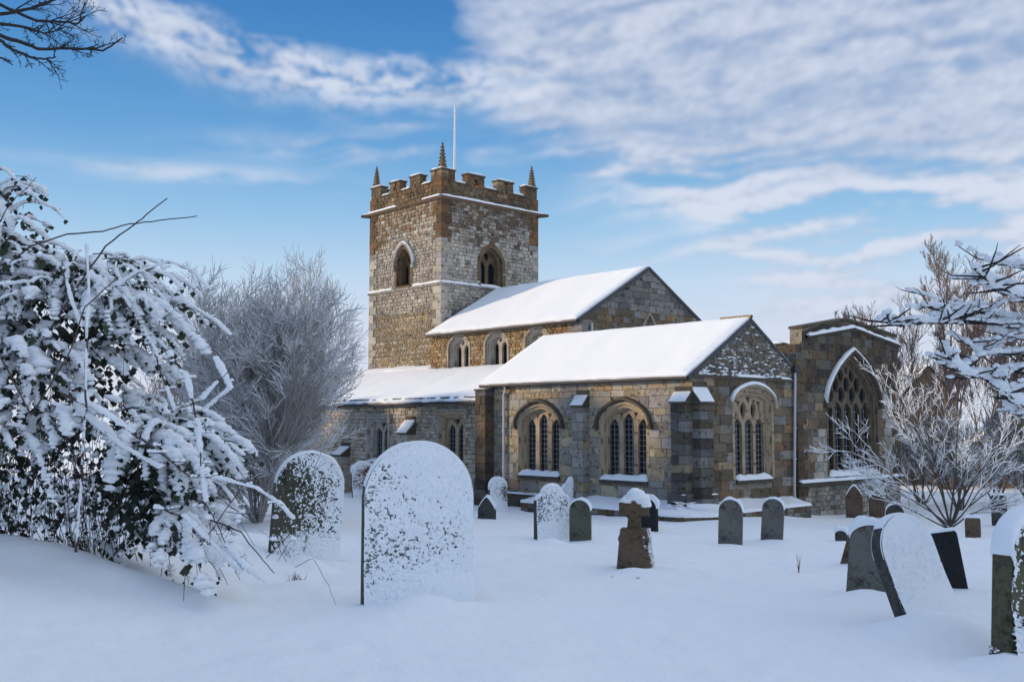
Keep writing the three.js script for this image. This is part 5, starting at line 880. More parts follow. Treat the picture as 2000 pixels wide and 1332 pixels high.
// --- spreading snowy bush among the right-hand graves
{
  const q = onGround(1858, 1040), r = rng(19), base = [q.x, q.y - 0.03, -q.d], out = [];
  const lv = [{ n: 8, t0: 0.25, ang: 0.5, len: 0.42, wob: 0.2, up: -0.25, seg: 10, lift: 0.3 }, { n: 5, t0: 0.2, ang: 0.55, len: 0.5, wob: 0.3, up: 0.1, seg: 6, lift: 0.15 }, { n: 4, t0: 0.2, ang: 0.6, len: 0.45, wob: 0.35, up: 0.12, seg: 4, lift: 0.1 }, { n: 0, t0: 0, ang: 0, len: 0, wob: 0.4, up: 0, seg: 3 }];
  const S = (tx, ty, dz, rad) => { const p = P(tx, ty, q.d + dz), v = [p[0] - base[0], p[1] - base[1], p[2] - base[2]], l = Math.hypot(...v); grow(r, [base[0] + v[0] * 0.02, base[1] + 0.12 + r() * 0.12, base[2]], [v[0], v[1] * 1.15 + 0.25, v[2]], l, rad, 0, lv, out, 0.004); };
  for (const a of [[1660, 872, -0.5, 0.032], [1705, 830, 0.6, 0.03], [1668, 930, 0.4, 0.026], [1760, 770, -0.3, 0.032], [1815, 790, 0.7, 0.028], [1862, 800, -0.6, 0.03], [1940, 820, -0.4, 0.034], [1992, 860, -0.5, 0.042], [2010, 910, 0.5, 0.034], [1990, 985, -0.4, 0.03], [1700, 985, -0.3, 0.025]]) S(...a);
  out.push({ pts: [[base[0], base[1] - 0.15, base[2]], [base[0] + 0.01, base[1] + 0.12, base[2]], [base[0], base[1] + 0.26, base[2]]], rads: [0.075, 0.06, 0.04], L: 0 });
  treeOf('snowy_bush', 'spreading bare bush outlined in snow among the right-hand gravestones', 'bush', undefined, base, out, { bark: plain(0.085, 0.07, 0.06, 0.95), snow: { k: 0.75, add: 0.0065, max: 0.03, thr: 0.22, sides: 4, fq: 3, flat: 0.1 } });
}
// --- branch end loaded with snow: stem, side shoots, lumps
function loaded(r, tw, sn, pts, rad, o) {
  const L = [0]; for (let i = 1; i < pts.length; i++) L.push(L[i - 1] + Math.hypot(pts[i][0] - pts[i - 1][0], pts[i][1] - pts[i - 1][1], pts[i][2] - pts[i - 1][2]));
  const tot = L[L.length - 1], at = (s) => { let i = 1; while (i < L.length - 1 && L[i] < s) i++; const k = (s - L[i - 1]) / ((L[i] - L[i - 1]) || 1); return [lerp(pts[i - 1][0], pts[i][0], k), lerp(pts[i - 1][1], pts[i][1], k), lerp(pts[i - 1][2], pts[i][2], k)]; };
  const fine = []; for (let s = 0; s <= tot + 1e-6; s += 0.06) { const p = at(Math.min(s, tot)); fine.push([p[0] + (r() - 0.5) * 0.018, p[1] + (r() - 0.5) * 0.018, p[2] + (r() - 0.5) * 0.018]); }
  tw.tube(fine, fine.map((_, i) => rad * (1 - 0.65 * i / fine.length)), 5);
  for (let s = 0.02; s < tot; s += Math.min(o.step, o.w * 0.9)) { const p = at(s), v = noise(s * o.fq + o.seed, o.seed * 1.3); if (v < o.thr) continue; const k = 0.6 + v * 0.8; blob(sn, p[0], p[1] + o.h * 0.5 * k, p[2], o.w * k * (0.8 + 0.4 * r()), o.h * k * (0.8 + 0.4 * r()), o.w * k * 1.1, s * 9 + o.seed, BALL1, 0.45); }
  const N = Math.round(tot * o.shoots);
  for (let i = 0; i < N; i++) {
    const p = at(r() * tot), a = r() * 6.283, l = o.sl * (0.4 + 0.9 * r()), e = [Math.cos(a) * l, l * (o.su ?? 0.15) * (r() * 1.6 - 0.3), Math.sin(a) * l], q = [V3(p, e, 0.0), [p[0] + e[0] * 0.5 + (r() - 0.5) * 0.03, p[1] + e[1] * 0.3, p[2] + e[2] * 0.5], V3(p, e, 1)];
    { const b = Math.max(rad * 0.45, o.twk ? 0.0075 : 0); tw.tube(q, [b, b * 0.8, b * 0.5], 4); }
    if (r() < o.sp) { const n = 2 + Math.floor(r() * 3); for (let k = 1; k <= n; k++) { const t = k / (n + 0.3), c = V3(p, e, t); blob(sn, c[0], c[1] + o.h * 0.35, c[2], o.w * 0.72 * (0.7 + 0.5 * r()), o.h * 0.7 * (0.7 + 0.5 * r()), o.w * 0.72 * (0.7 + 0.5 * r()), i * 3 + k, BALL1, 0.45); } }
    else { const f = [V3(p, e, 1), [p[0] + e[0] * 1.25 + (r() - 0.5) * 0.05, p[1] + e[1] + 0.05 * r(), p[2] + e[2] * 1.25]]; const b = Math.max(rad * 0.22, o.twk ? 0.004 : 0); tw.tube(f, [b, b * 0.5], 3); }
  }
}
// --- snow-laden tree at the right, its trunk outside the picture
{
  const r = rng(61), base = [6.9, ground(6.9, 9.8), -9.8], g = thing('snow_laden_tree', 'snow-laden dark boughs reaching in from the right picture edge', 'tree', base), tw = new GB(), sn = new GB(), tr = new GB();
  const R = (p) => [p[0] - base[0], p[1] - base[1], p[2] - base[2]];
  tr.tube([[0, -0.2, 0], [0.1, 1.4, 0.1], [-0.05, 3, 0], [0.1, 4.6, 0.1], [0, 6.5, 0]], [0.22, 0.18, 0.15, 0.11, 0.05], 9); tr.mesh('trunk', M.bark, g);
  const bough = (list, rad, o) => { const pts = list.map(([px, py, d]) => R(P(px, py, d))).reverse(); loaded(r, tw, sn, pts, rad, { step: 0.05, thr: 0.12, fq: 2.5, seed: list[0][0] * 0.01, w: 0.07, h: 0.05, shoots: 38, sl: 0.22, sp: 0.5, su: 0.5, ...o, w: (o.w ?? 0.07) * 0.68, h: (o.h ?? 0.05) * 0.72, twk: 0.6 }); };
  const T = (y) => [base[0], y, base[2]];
  bough([[1722, 626, 8.9], [1762, 637, 8.95], [1800, 631, 9.0], [1842, 630, 9.1], [1874, 620, 9.1], [1932, 630, 9.2], [2000, 642, 9.3], [2120, 660, 9.5], [2390, 720, 9.8]], 0.024, { w: 0.075, h: 0.055, sl: 0.24 });
  bough([[1786, 604, 9.2], [1818, 598, 9.2], [1850, 608, 9.25], [1905, 608, 9.3], [1960, 618, 9.3], [2030, 650, 9.4]], 0.015, { w: 0.06, sl: 0.2 });
  bough([[1770, 565, 9.4], [1812, 578, 9.4], [1850, 592, 9.35], [1890, 606, 9.3]], 0.009, { thr: 0.5, w: 0.035, h: 0.025, shoots: 4, sl: 0.12 });
  bough([[1902, 520, 8.6], [1922, 540, 8.7], [1950, 560, 8.8], [1990, 578, 9.0], [2100, 600, 9.3], [2390, 640, 9.8]], 0.024, { w: 0.095, h: 0.075, sl: 0.3 });
  bough([[1935, 512, 9.2], [1970, 518, 9.2], [2010, 522, 9.3], [2100, 580, 9.4]], 0.014, { w: 0.095, h: 0.07, sl: 0.25 });
  bough([[1855, 692, 8.8], [1868, 715, 8.85], [1890, 734, 8.9], [1935, 737, 9.0], [1975, 728, 9.1], [2010, 722, 9.2], [2130, 715, 9.4], [2390, 760, 9.8]], 0.024, { w: 0.075, h: 0.055, sl: 0.3 });
  bough([[1885, 668, 9.1], [1920, 690, 9.1], [1960, 694, 9.15], [2005, 690, 9.2], [2100, 700, 9.4]], 0.014, { w: 0.075, h: 0.06, sl: 0.24 });
  bough([[1930, 640, 9.3], [1965, 655, 9.25], [2010, 665, 9.3], [2100, 680, 9.4]], 0.014, { w: 0.08, h: 0.06, sl: 0.24 });
  bough([[1950, 752, 8.8], [1975, 772, 8.9], [2002, 795, 9.0], [2100, 810, 9.3], [2390, 850, 9.8]], 0.022, { w: 0.075, h: 0.06, sl: 0.22 });
  bough([[1965, 790, 9.2], [1985, 808, 9.2], [2030, 822, 9.3], [2150, 815, 9.4]], 0.012, { w: 0.06, h: 0.045, sl: 0.18 });
  tw.mesh('bough', plain(0.022, 0.02, 0.022, 0.9), g); sn.mesh('snow', M.snowSmall, g);
}
// --- tree whose twigs hang in at the top left; trunk outside the picture
{
  const r = rng(88), base = [-9.4, ground(-9.4, 11), -11], g = thing('overhanging_tree', 'bare dark twigs hanging in at the top left corner', 'tree', base), tr = new GB(), tw = new GB(), out = [];
  const R = (p) => [p[0] - base[0], p[1] - base[1], p[2] - base[2]];
  tr.tube([[0, -0.2, 0], [0.1, 2, 0], [0, 4.4, 0.1], [0.1, 6.5, 0], [0, 8, 0]], [0.24, 0.2, 0.17, 0.12, 0.06], 9); tr.mesh('trunk', M.bark, g);
  const lv = [{ n: 0 }, { n: 6, t0: 0.15, ang: 0.7, len: 0.42, wob: 0.5, up: 0.1, seg: 6 }, { n: 4, t0: 0.2, ang: 0.7, len: 0.5, wob: 0.6, up: 0.15, seg: 4 }, { n: 0, t0: 0, ang: 0, len: 0, wob: 0.6, up: 0.1, seg: 3 }];
  const line = (list, rad, n, sl) => { const pts = list.map(([px, py, d]) => R(P(px, py, d))); const fine = []; for (let i = 0; i < pts.length - 1; i++) for (let k = 0; k < 5; k++) { const t = k / 5; fine.push([lerp(pts[i][0], pts[i + 1][0], t) + (r() - 0.5) * 0.012, lerp(pts[i][1], pts[i + 1][1], t) + (r() - 0.5) * 0.012, lerp(pts[i][2], pts[i + 1][2], t)]); } fine.push(pts[pts.length - 1]); tw.tube(fine, fine.map((_, i) => rad * (1 - 0.75 * i / fine.length)), 5);
    for (let i = 0; i < n; i++) { const k = Math.floor(fine.length * (0.35 + 0.63 * r())), p = fine[Math.min(k, fine.length - 2)], q = fine[Math.min(k + 1, fine.length - 1)], tg = nrm3([q[0] - p[0], q[1] - p[1], q[2] - p[2]]), s = [tg[0] + (r() - 0.5) * 1.6, tg[1] + (r() - 0.5) * 1.8, tg[2] + (r() - 0.5) * 1.2]; grow(r, p, s, sl * (0.5 + r()), rad * 0.35, 1, lv, out, 0.003); } };
  line([[-860, 130, 11], [-400, 60, 10.8], [0, 70, 10.5], [50, 86, 10.5], [75, 96, 10.4], [140, 94, 10.4], [200, 99, 10.4], [238, 74, 10.3]], 0.03, 9, 0.28);
  line([[-860, 150, 11], [-300, 60, 10.6], [0, 80, 10.2], [22, 97, 10.2], [60, 112, 10.2], [85, 115, 10.2], [108, 111, 10.2]], 0.026, 7, 0.2);
  line([[-860, 40, 11], [-300, 10, 10.8], [0, 28, 10.8], [60, 16, 10.7], [115, -4, 10.7], [150, -30, 10.6]], 0.03, 9, 0.35);
  line([[-860, 60, 11], [-300, 30, 10.8], [0, 46, 10.6], [55, 55, 10.6], [85, 66, 10.6], [122, 54, 10.5]], 0.026, 9, 0.3);
  line([[-860, 0, 11], [-200, 0, 11], [0, 10, 11], [70, 40, 11], [110, 42, 10.9], [150, 46, 10.9], [166, 32, 10.8]], 0.026, 10, 0.3);
  line([[-860, 200, 11], [-200, 100, 10.4], [0, 112, 10.1], [24, 127, 10.1]], 0.02, 3, 0.14);
  for (const b of out) tw.tube(b.pts, b.rads, 3, false);
  tw.mesh('branch', plain(0.035, 0.032, 0.034, 0.9), g);
}
// --- the bramble and ivy thicket at the left, under heavy snow
{
  const r = rng(7), bx = -5.6, bd = 11.2, base = [bx, ground(bx, bd), -bd], g = thing('bramble_thicket', 'tall bramble thicket bowed under heavy snow at the left', 'bush', base), tw = new GB(), sn = new GB(), dark = new GB(), small = new GB();
  const R = (p) => [p[0] - base[0], p[1] - base[1], p[2] - base[2]], W = (x, y, d) => [x - base[0], y + EYE - base[1], -d - base[2]];
  const E = [[-6.5, -0.2, 11.5, 2.7, 2.3, 1.4], [-6.45, 1.75, 11.3, 1.3, 1.35, 0.95], [-3.85, -0.65, 10.9, 0.72, 0.85, 0.7], [-4.95, 1.05, 11.2, 1.15, 0.9, 0.9], [-5.2, -0.2, 11.0, 1.5, 1.1, 1.1], [-3.4, -1.2, 10.3, 0.5, 0.3, 0.4]];
  const leafGeo = () => { const b = new GB(); b.quad([0, 0, 0], [0.022, -0.022, 0.006], [0.016, -0.052, 0.004], [0, -0.068, 0]); b.quad([0, 0, 0], [0, -0.068, 0], [-0.016, -0.052, 0.004], [-0.022, -0.022, 0.006]); return b.geo(); };
  const LG = leafGeo(); let leaves = 0;
  const leafQuad = (gb, p, s, a, tilt) => { const c = Math.cos(a), d = Math.sin(a), ct = Math.cos(tilt), st2 = Math.sin(tilt), f = (x, y, z) => { const y2 = y * ct - z * st2, z2 = y * st2 + z * ct; return [p[0] + (x * c + z2 * d) * s, p[1] + y2 * s, p[2] + (-x * d + z2 * c) * s]; }; gb.quad(f(-0.0, 0, 0), f(0.5, -0.4, 0.1), f(0, -1, 0), f(-0.5, -0.4, 0.1)); };
  const hollow = (p) => { const q = [p[0], p[1], p[2]]; const dx = (q[0] + 4.75) / 1.2, dy = (q[1] + 0.68) / 0.52; return dx * dx + dy * dy < 1 && p[2] < 11.3; };
  // dark inside: leaves and thin stems
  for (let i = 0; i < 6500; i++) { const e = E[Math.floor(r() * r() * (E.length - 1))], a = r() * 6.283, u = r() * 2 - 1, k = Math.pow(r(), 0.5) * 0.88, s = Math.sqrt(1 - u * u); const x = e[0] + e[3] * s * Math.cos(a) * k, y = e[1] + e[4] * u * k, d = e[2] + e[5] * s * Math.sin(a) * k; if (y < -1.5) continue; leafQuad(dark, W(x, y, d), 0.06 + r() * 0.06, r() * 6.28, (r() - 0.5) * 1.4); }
  for (let i = 0; i < 150; i++) { const x = -7.2 + r() * 3.1, d = 10.4 + r() * 1.5, p0 = W(x, groundBase(x, d) - EYE, d), h = 0.6 + r() * 2.4, a = r() * 6.28, q = [(r() - 0.5) * 1.2, h, (r() - 0.5) * 0.8]; tw.tube([p0, V3(p0, q, 0.5), [p0[0] + q[0] * 1.3, p0[1] + h * 0.9, p0[2] + q[2] * 1.3]], [0.005, 0.004, 0.002], 3); }
  // frost in the hollow: many small flecks
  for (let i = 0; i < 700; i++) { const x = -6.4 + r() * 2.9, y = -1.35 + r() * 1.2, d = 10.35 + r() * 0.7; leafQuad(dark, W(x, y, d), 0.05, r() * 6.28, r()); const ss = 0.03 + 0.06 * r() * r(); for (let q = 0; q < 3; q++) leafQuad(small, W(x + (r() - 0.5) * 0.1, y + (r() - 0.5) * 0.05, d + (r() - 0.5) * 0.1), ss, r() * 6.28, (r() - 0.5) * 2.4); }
  // loaded shoots over the whole outside
  const dens = (p) => fbm(p[0] * 1.5 + 9, p[1] * 1.5, p[2] * 1.2 + 2, 3);
  const shoot = (x, y, d, dir, l, w, i) => {
    const p = W(x, y, d), h = nrm3([dir[0] * 0.9 + (r() - 0.35) * 1.3, 0.15 - 0.5 * r(), -dir[2] * 0.8 + (r() - 0.5) * 1.1]), n = 3 + Math.floor(l / Math.max(0.02, w * 0.85)), pts = [];
    for (let q = 0; q <= n; q++) { const t = q / n; pts.push([p[0] + h[0] * l * t, p[1] + h[1] * l * t + l * (0.35 * t - 0.75 * t * t), p[2] + h[2] * l * t]); }
    tw.tube(pts, pts.map((_, q) => 0.008 * (1 - 0.6 * q / n)), 3);
    for (let q = 0; q <= n; q++) {
      const c = pts[q], v = noise(q * l / n * 9 + i * 3.7, i * 0.31); if (v < 0.28) continue;
      const j = (0.45 + v * 0.95) * (q === n ? 0.7 : 1), ww = w * j;
      blob(sn, c[0] + (r() - 0.5) * w * 0.6, c[1] + ww * 0.5, c[2] + (r() - 0.5) * w * 0.6, ww * (0.9 + 0.5 * r()), ww * (0.65 + 0.3 * r()), ww * (0.9 + 0.5 * r()), i + q * 0.7, ww > 0.045 ? BALL : BALL1, 0.55);
      if (r() < 0.45) leafQuad(dark, [c[0] + (r() - 0.5) * (0.06 + w * 2), c[1] + (r() - 0.6) * w * 1.4, c[2] + (r() - 0.3) * (0.06 + w * 2)], 0.035 + r() * 0.05, r() * 6.28, (r() - 0.5) * 1.2);
    }
    if (leaves < 120 && r() < 0.3 && dir[2] < 0.1) { const c = pts[Math.floor(n * (0.4 + 0.6 * r()))], m = addMesh('leaf', LG, M.leafGreen, g); m.position.set(c[0], c[1] - 0.012, c[2] + 0.035); m.rotation.set((r() - 0.5) * 0.9, r() * 2 - 1, (r() - 0.5) * 0.9, 'YXZ'); m.scale.setScalar(1.1 + r() * 0.9); leaves++; }
  };
  let made = 0;
  for (let i = 0; i < 9000 && made < 600; i++) {
    const e = E[Math.floor(r() * E.length)], a = r() * 6.283, u = r() * 2 - 1, s = Math.sqrt(1 - u * u), k = 0.62 + 0.42 * r(), dir = [s * Math.cos(a), u, s * Math.sin(a)];
    const x = e[0] + e[3] * dir[0] * k, y = e[1] + e[4] * dir[1] * k, d = e[2] + e[5] * dir[2] * k; if (dir[2] > 0.3 || y < -1.55) continue;
    if (y + EYE < groundBase(x, d) + 0.1 || hollow([x, y, d])) continue;
    let inside = false; for (const f of E) if (f !== e) { const q = ((x - f[0]) / f[3]) ** 2 + ((y - f[1]) / f[4]) ** 2 + ((d - f[2]) / f[5]) ** 2; if (q < 0.4) inside = true; } if (inside) continue;
    if (dens([x, y, d]) < 0.46 || (e === E[5] && r() < 0.7)) continue;
    made++; const big = made < 290; shoot(x, y, d, dir, big ? 0.3 + 0.55 * r() : 0.12 + 0.25 * r(), big ? 0.034 + 0.05 * r() * r() : 0.016 + 0.022 * r(), i);
  }
  for (let i = 0, n = 0; i < 3000 && n < 170; i++) { // half-hidden shoots further in
    const e = E[Math.floor(r() * (E.length - 1))], a = r() * 6.283, u = r() * 2 - 1, s = Math.sqrt(1 - u * u), k = 0.38 + 0.26 * r(), dir = [s * Math.cos(a), u, s * Math.sin(a)], x = e[0] + e[3] * dir[0] * k, y = e[1] + e[4] * dir[1] * k, d = e[2] + e[5] * dir[2] * k;
    if (dir[2] > 0.1 || hollow([x, y, d]) || y < -1.2) continue; n++; shoot(x, y, d, dir, 0.25 + 0.35 * r(), 0.03 + 0.03 * r(), i * 1.7);
  }
  for (let i = 0; i < 46; i++) { // long canes arching out beyond the mass
    const e = E[[1, 3, 3, 2, 4, 1][i % 6]], a = -1.2 + r() * 2.6, u = 0.1 + r() * 0.85, s = Math.sqrt(1 - u * u), dir = [s * Math.abs(Math.cos(a)), u, -s * Math.abs(Math.sin(a)) * 0.5], p = W(e[0] + e[3] * dir[0] * 0.75, e[1] + e[4] * dir[1] * 0.75, e[2] + e[5] * dir[2] * 0.6), l = 0.5 + 0.6 * r(), q = [];
    for (let t = 0; t <= 6; t++) { const k = t / 6; q.push([p[0] + dir[0] * l * k + 0.1 * k * (r() - 0.3), p[1] + l * (0.75 * u * k + 0.25 * k - 0.75 * k * k), p[2] - dir[2] * l * k]); }
    loaded(r, tw, sn, q, 0.007, { step: 0.045, thr: 0.3, fq: 5, seed: i * 2.3, w: 0.016 + 0.016 * r(), h: 0.016 + 0.008 * r(), shoots: 8, sl: 0.1, sp: 0.65 });
    for (let k = 0; k < 5; k++) { const c = q[2 + Math.floor(r() * 5)]; leafQuad(dark, [c[0] + (r() - 0.5) * 0.06, c[1] - 0.01, c[2] + (r() - 0.5) * 0.06], 0.05 + 0.03 * r(), r() * 6.28, (r() - 0.5) * 0.8); }
  }
  // the limbs that can be followed in the photograph
  const limb = (list, rad, o) => { const pts = list.map(([px, py, d]) => R(P(px, py, d))); if (o) loaded(r, tw, sn, pts, rad, { step: 0.045, thr: 0.2, fq: 4, seed: list[0][0] * 0.013, w: 0.035, h: 0.03, shoots: 5, sl: 0.14, sp: 0.6, ...o }); else { const f = []; for (let i = 0; i < pts.length - 1; i++) for (let k = 0; k < 4; k++) f.push([lerp(pts[i][0], pts[i + 1][0], k / 4) + (r() - 0.5) * 0.01, lerp(pts[i][1], pts[i + 1][1], k / 4) + (r() - 0.5) * 0.01, lerp(pts[i][2], pts[i + 1][2], k / 4)]); f.push(pts[pts.length - 1]); const b = new GB(); b.tube(f, f.map((_, i) => rad * (1 - 0.5 * i / f.length)), 6); b.mesh('cane', M.barkRed, g); } };
  limb([[148, 1078, 9.9], [158, 940, 9.75], [166, 780, 9.7], [168, 640, 9.7], [172, 560, 9.75], [168, 478, 9.8]], 0.015, { step: 0.05, thr: 0.42, w: 0.014, h: 0.012, shoots: 1.5, sl: 0.1, sp: 0.5 });
  limb([[0, 700, 9.7], [60, 810, 9.6], [130, 700, 9.6], [165, 600, 9.7], [230, 540, 9.8]], 0.009);
  limb([[120, 520, 9.9], [140, 590, 9.8], [158, 640, 9.8]], 0.008, { w: 0.018, h: 0.014, shoots: 1 });
  limb([[60, 700, 10.6], [150, 560, 10.4], [205, 480, 10.3], [262, 438, 10.2], [290, 415, 10.2], [326, 387, 10.2]], 0.011);
  limb([[-40, 560, 10.8], [60, 480, 10.5], [130, 458, 10.4], [200, 452, 10.3], [250, 438, 10.3], [310, 431, 10.3], [384, 422, 10.3]], 0.010);
  limb([[-20, 470, 10.8], [10, 410, 10.7], [30, 385, 10.6], [52, 366, 10.6], [70, 346, 10.6]], 0.006);
  limb([[120, 770, 9.9], [190, 800, 9.8], [250, 840, 9.7], [320, 890, 9.6], [372, 935, 9.6]], 0.018, { w: 0.036, h: 0.03, thr: 0.3 });
  limb([[100, 790, 10.0], [170, 815, 9.9], [240, 875, 9.8], [310, 915, 9.7]], 0.014, { w: 0.035, h: 0.03 });
  limb([[225, 560, 10.4], [270, 532, 10.3], [330, 512, 10.2], [375, 530, 10.2], [408, 566, 10.2]], 0.009, { w: 0.026, h: 0.02, shoots: 9, sl: 0.12 });
  limb([[330, 690, 10.0], [365, 740, 9.9], [385, 830, 9.8], [392, 910, 9.8], [402, 985, 9.7], [440, 1060, 9.6], [478, 1110, 9.5], [520, 1140, 9.5]], 0.010, { w: 0.03, h: 0.03, thr: 0.36, shoots: 9 });
  limb([[300, 690, 10.1], [340, 800, 10.0], [395, 780, 9.9], [430, 740, 9.9], [470, 705, 9.9]], 0.008, { w: 0.02, h: 0.02, thr: 0.4, shoots: 6 });
  limb([[395, 930, 9.9], [440, 940, 9.8], [500, 955, 9.7], [545, 985, 9.6], [572, 1015, 9.6]], 0.009, { w: 0.022, h: 0.02, thr: 0.36, shoots: 4 });
  limb([[300, 990, 9.8], [360, 1010, 9.7], [420, 1070, 9.6], [470, 1120, 9.5]], 0.009, { w: 0.03, h: 0.026 });
  limb([[380, 1080, 9.7], [430, 1010, 9.8], [480, 940, 9.9], [505, 885, 9.9]], 0.006);
  limb([[400, 1010, 9.7], [470, 1040, 9.6], [505, 1085, 9.5], [535, 1120, 9.4]], 0.008);
  limb([[520, 1090, 9.6], [580, 1030, 9.7], [620, 975, 9.8], [668, 932, 9.9]], 0.004); limb([[440, 1000, 9.7], [540, 1010, 9.7], [610, 930, 9.8], [628, 880, 9.9]], 0.0035);
  limb([[420, 700, 10.1], [450, 760, 10.0], [400, 800, 10]], 0.006, { w: 0.03, h: 0.026 }); limb([[575, 1110, 9.5], [610, 1090, 9.6], [640, 1140, 9.5], [655, 1180, 9.4]], 0.003);
  for (let i = 0; i < 14; i++) { const px = 380 + r() * 190, py = 1000 + r() * 110, d = 9.5 + r() * 0.8, p = R(P(px, py, d)), a = r() * 6.28, l = 0.15 + r() * 0.4; tw.tube([[p[0], p[1] - 0.12, p[2]], V3(p, [Math.cos(a), 0.6, Math.sin(a) * 0.5], l * 0.5), V3(p, [Math.cos(a) * 1.2, 0.7 * r(), Math.sin(a) * 0.5], l)], [0.003, 0.0025, 0.0015], 3); if (r() < 0.8) { const q = V3(p, [Math.cos(a), 0.6, Math.sin(a) * 0.5], l * 0.6); blob(sn, q[0], q[1], q[2], 0.035, 0.025, 0.03, i, BALL1, 0.5); } }
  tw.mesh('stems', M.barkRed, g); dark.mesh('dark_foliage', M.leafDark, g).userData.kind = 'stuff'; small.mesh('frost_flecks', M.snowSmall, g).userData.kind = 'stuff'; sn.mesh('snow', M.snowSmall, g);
}
// --- dry tufts poking through the snow
for (const [px, py, h, n, lb] of [[578, 1142, 0.16, 60, 'reddish dry tuft at the foot of the brambles'], [1561, 1118, 0.28, 7, 'thin dead stalk standing alone in the open snow'], [1765, 1228, 0.06, 14, 'dry grass blades at the foot of the tilted white gravestone'], [1196, 1124, 0.05, 12, 'dry grass blades left of the stone cross'], [1246, 1128, 0.05, 12, 'dry grass blades in front of the stone cross'], [1945, 1292, 0.07, 40, 'frosted tuft at the foot of the mossy gravestone'], [150, 1082, 0.18, 60, 'dry tuft round the foot of the bramble cane']]) {
  const q = onGround(px, py), r = rng(px), t = thing('dry_tuft', lb, 'tuft', [q.x, ground(q.x, q.d) - 0.03, -q.d], 0, 'dry tufts in the snow'), b = new GB(), s = new GB(), sp = n < 10 ? 0.012 : h * 0.55;
  for (let i = 0; i < n; i++) { const a = r() * 6.28, k = r() * sp, p = [Math.cos(a) * k, 0, Math.sin(a) * k], l = h * (0.5 + 0.7 * r()), e = [p[0] + (r() - 0.5) * l * 0.8 * (n < 10 ? 0.2 : 1), l, p[2] + (r() - 0.5) * l * 0.8]; b.tube([p, [lerp(p[0], e[0], 0.4), l * 0.6, lerp(p[2], e[2], 0.4)], e], [0.004, 0.003, 0.0015], 3); if (r() < 0.3) blob(s, e[0], e[1] - 0.01, e[2], 0.012, 0.009, 0.012, i, BALL1, 0.4); }
  b.mesh('stems', plain(0.16, 0.085, 0.06, 0.95), t); s.mesh('snow', M.snowSmall, t);
}

// ---------------------------------------------------------------- cottages beyond the churchyard
function cottage(px, d, yaw, W, L, eave, ridge, label, chim) {
  const x = (px - 1000) / FPX * d / CT, y = EYE - 3.2, g = thing('cottage', label, 'house', [x, y, -d], yaw * D2R, 'cottages beyond the churchyard');
  const w = W / 2, b = new GB(), r = rng(px); b.box(-w, w, -0.5, eave, -L, 0); b.quad([-w, eave, 0], [w, eave, 0], [0, ridge, 0], [0, ridge, 0]); b.quad([w, eave, -L], [-w, eave, -L], [0, ridge, -L], [0, ridge, -L]); b.mesh('wall', stoneOf(0.22, 0.17, 0.12), g);
  for (const s of [-1, 1]) {
    const q = new GB(), o = 0.18, n = [s * (ridge - eave), w], l = Math.hypot(...n), up = (p, k) => [p[0] + n[0] / l * k, p[1] + n[1] / l * k, p[2]];
    const e0 = [s * (w + o), eave - o * (ridge - eave) / w, 0.06], e1 = [e0[0], e0[1], -L - 0.06], r0 = [0, ridge + 0.02, 0.06], r1 = [0, ridge + 0.02, -L - 0.06];
    const A = [e0, e1, r1, r0], T = A.map((p) => up(p, 0.1)); if (s > 0) q.quad(T[0], T[1], T[2], T[3]); else q.quad(T[3], T[2], T[1], T[0]); q.quad(A[0], T[0], T[3], A[3]); q.quad(A[0], A[1], T[1], T[0]); const m = q.mesh('roof', M.slate, g);
    const sn = new GB(); snowSheet(sn, T[0], T[1], T[2], T[3], 0.1, 24, 14, px); sn.mesh('snow', M.snow, m);
  }
  for (const [cz, hh] of chim) { const c = new GB(); c.box(-0.3, 0.3, ridge - 0.4, ridge + hh, cz - 0.3, cz + 0.3); const cm = c.mesh('chimney', stoneOf(0.4, 0.28, 0.16), g); const p = new GB(); p.tube([[0, ridge + hh, cz], [0, ridge + hh + 0.3, cz]], [0.13, 0.11], 8); p.mesh('chimney_pot', plain(0.45, 0.28, 0.15, 0.9), cm); }
}
cottage(1812, 56, 28, 4.6, 9, 4.6, 6.35, 'stone cottage with a snowy roof beyond the chancel', [[-5.2, 0.35], [-8.2, 0.4]]);
cottage(1985, 52, -20, 4, 7, 2.2, 3.7, 'low stone outbuilding at the right picture edge behind the thicket', []);
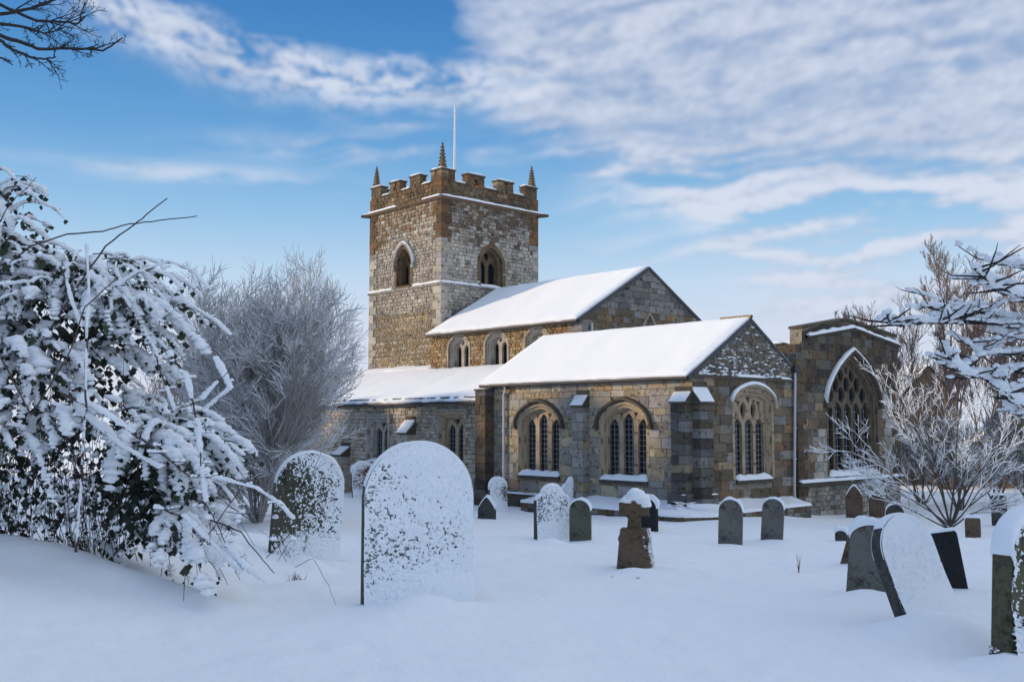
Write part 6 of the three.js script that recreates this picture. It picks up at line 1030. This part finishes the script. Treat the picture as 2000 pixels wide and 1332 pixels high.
// ---------------------------------------------------------------- evergreens west of the churchyard, outside the picture, that keep the low sun off the snow
{
  const variants = [0, 1].map((k) => {
    const r = rng(300 + k), b = new GB(), H = 12;
    for (let i = 0; i < 5200; i++) { const t = Math.pow(r(), 0.75), y = lerp(0.6, H, 1 - Math.pow(1 - t, 1.1)), R = 3.7 * Math.pow(1 - y / (H + 0.5), 0.62) * (0.75 + 0.35 * noise(y * 1.3 + k * 9, 3)), a = r() * 6.283, q = Math.sqrt(r()) * R, p = [Math.cos(a) * q, y, Math.sin(a) * q], s = 0.3 + 0.25 * r(), c = r() * 6.28, d = (r() - 0.5) * 1.8, ux = Math.cos(c) * s, uz = Math.sin(c) * s, vy = Math.cos(d) * s * 0.6, vx = Math.sin(c) * Math.sin(d) * s * 0.6, vz = -Math.cos(c) * Math.sin(d) * s * 0.6; b.quad([p[0] - ux, p[1], p[2] - uz], [p[0] + vx, p[1] - vy, p[2] + vz], [p[0] + ux, p[1] - 0.08, p[2] + uz], [p[0] - vx, p[1] + vy, p[2] - vz]); }
    const t = new GB(); t.tube([[0, -0.3, 0], [0, 5, 0], [0.05, H, 0]], [0.28, 0.18, 0.03], 8); return [t.geo(), b.geo()];
  });
  // [right, ahead, height]
  const row = [[-29, 4, 11], [-30, 8, 11.5], [-31, 12, 12], [-30, 16, 12.6], [-31.5, 20, 12.6], [-30.5, 24, 13], [-32, 28, 13], [-31, 31.5, 13.4], [-32.5, 35, 13.4], [-31.5, 38.5, 13.0], [-33, 42, 12.8], [-32, 45.5, 11.6], [-33.5, 49, 10.8], [-33, 53, 10.2], [-34, 57, 9.8], [-27, 6, 8.5], [-27.5, 9.5, 9], [-27, 13, 9], [-27.5, 16.5, 9.2], [-27, 20, 9], [-28, 23.5, 9], [-36, 1, 14], [-36.5, 6, 15], [-36, 10.5, 15.5], [-37, 15, 15.5], [-36, 19, 16], [-37, 23, 15.5], [-36, 27, 15.5], [-37, 31, 16.5], [-36.5, 34.5, 15.2], [-37, 39, 12.6]];
  row.forEach(([x, d, h], i) => {
    const [tg, cg] = variants[i % 2], t = thing('evergreen_tree', 'dark evergreen in the row west of the churchyard, outside the picture', 'tree', [x, ground(x, d), -d], i * 1.3, 'evergreens west of the churchyard');
    addMesh('trunk', tg, M.bark, t); addMesh('crown', cg, M.conifer, t); t.scale.set(1, h / 12, 1);
  });
}

buildGround();
renderer.render(scene, camera);
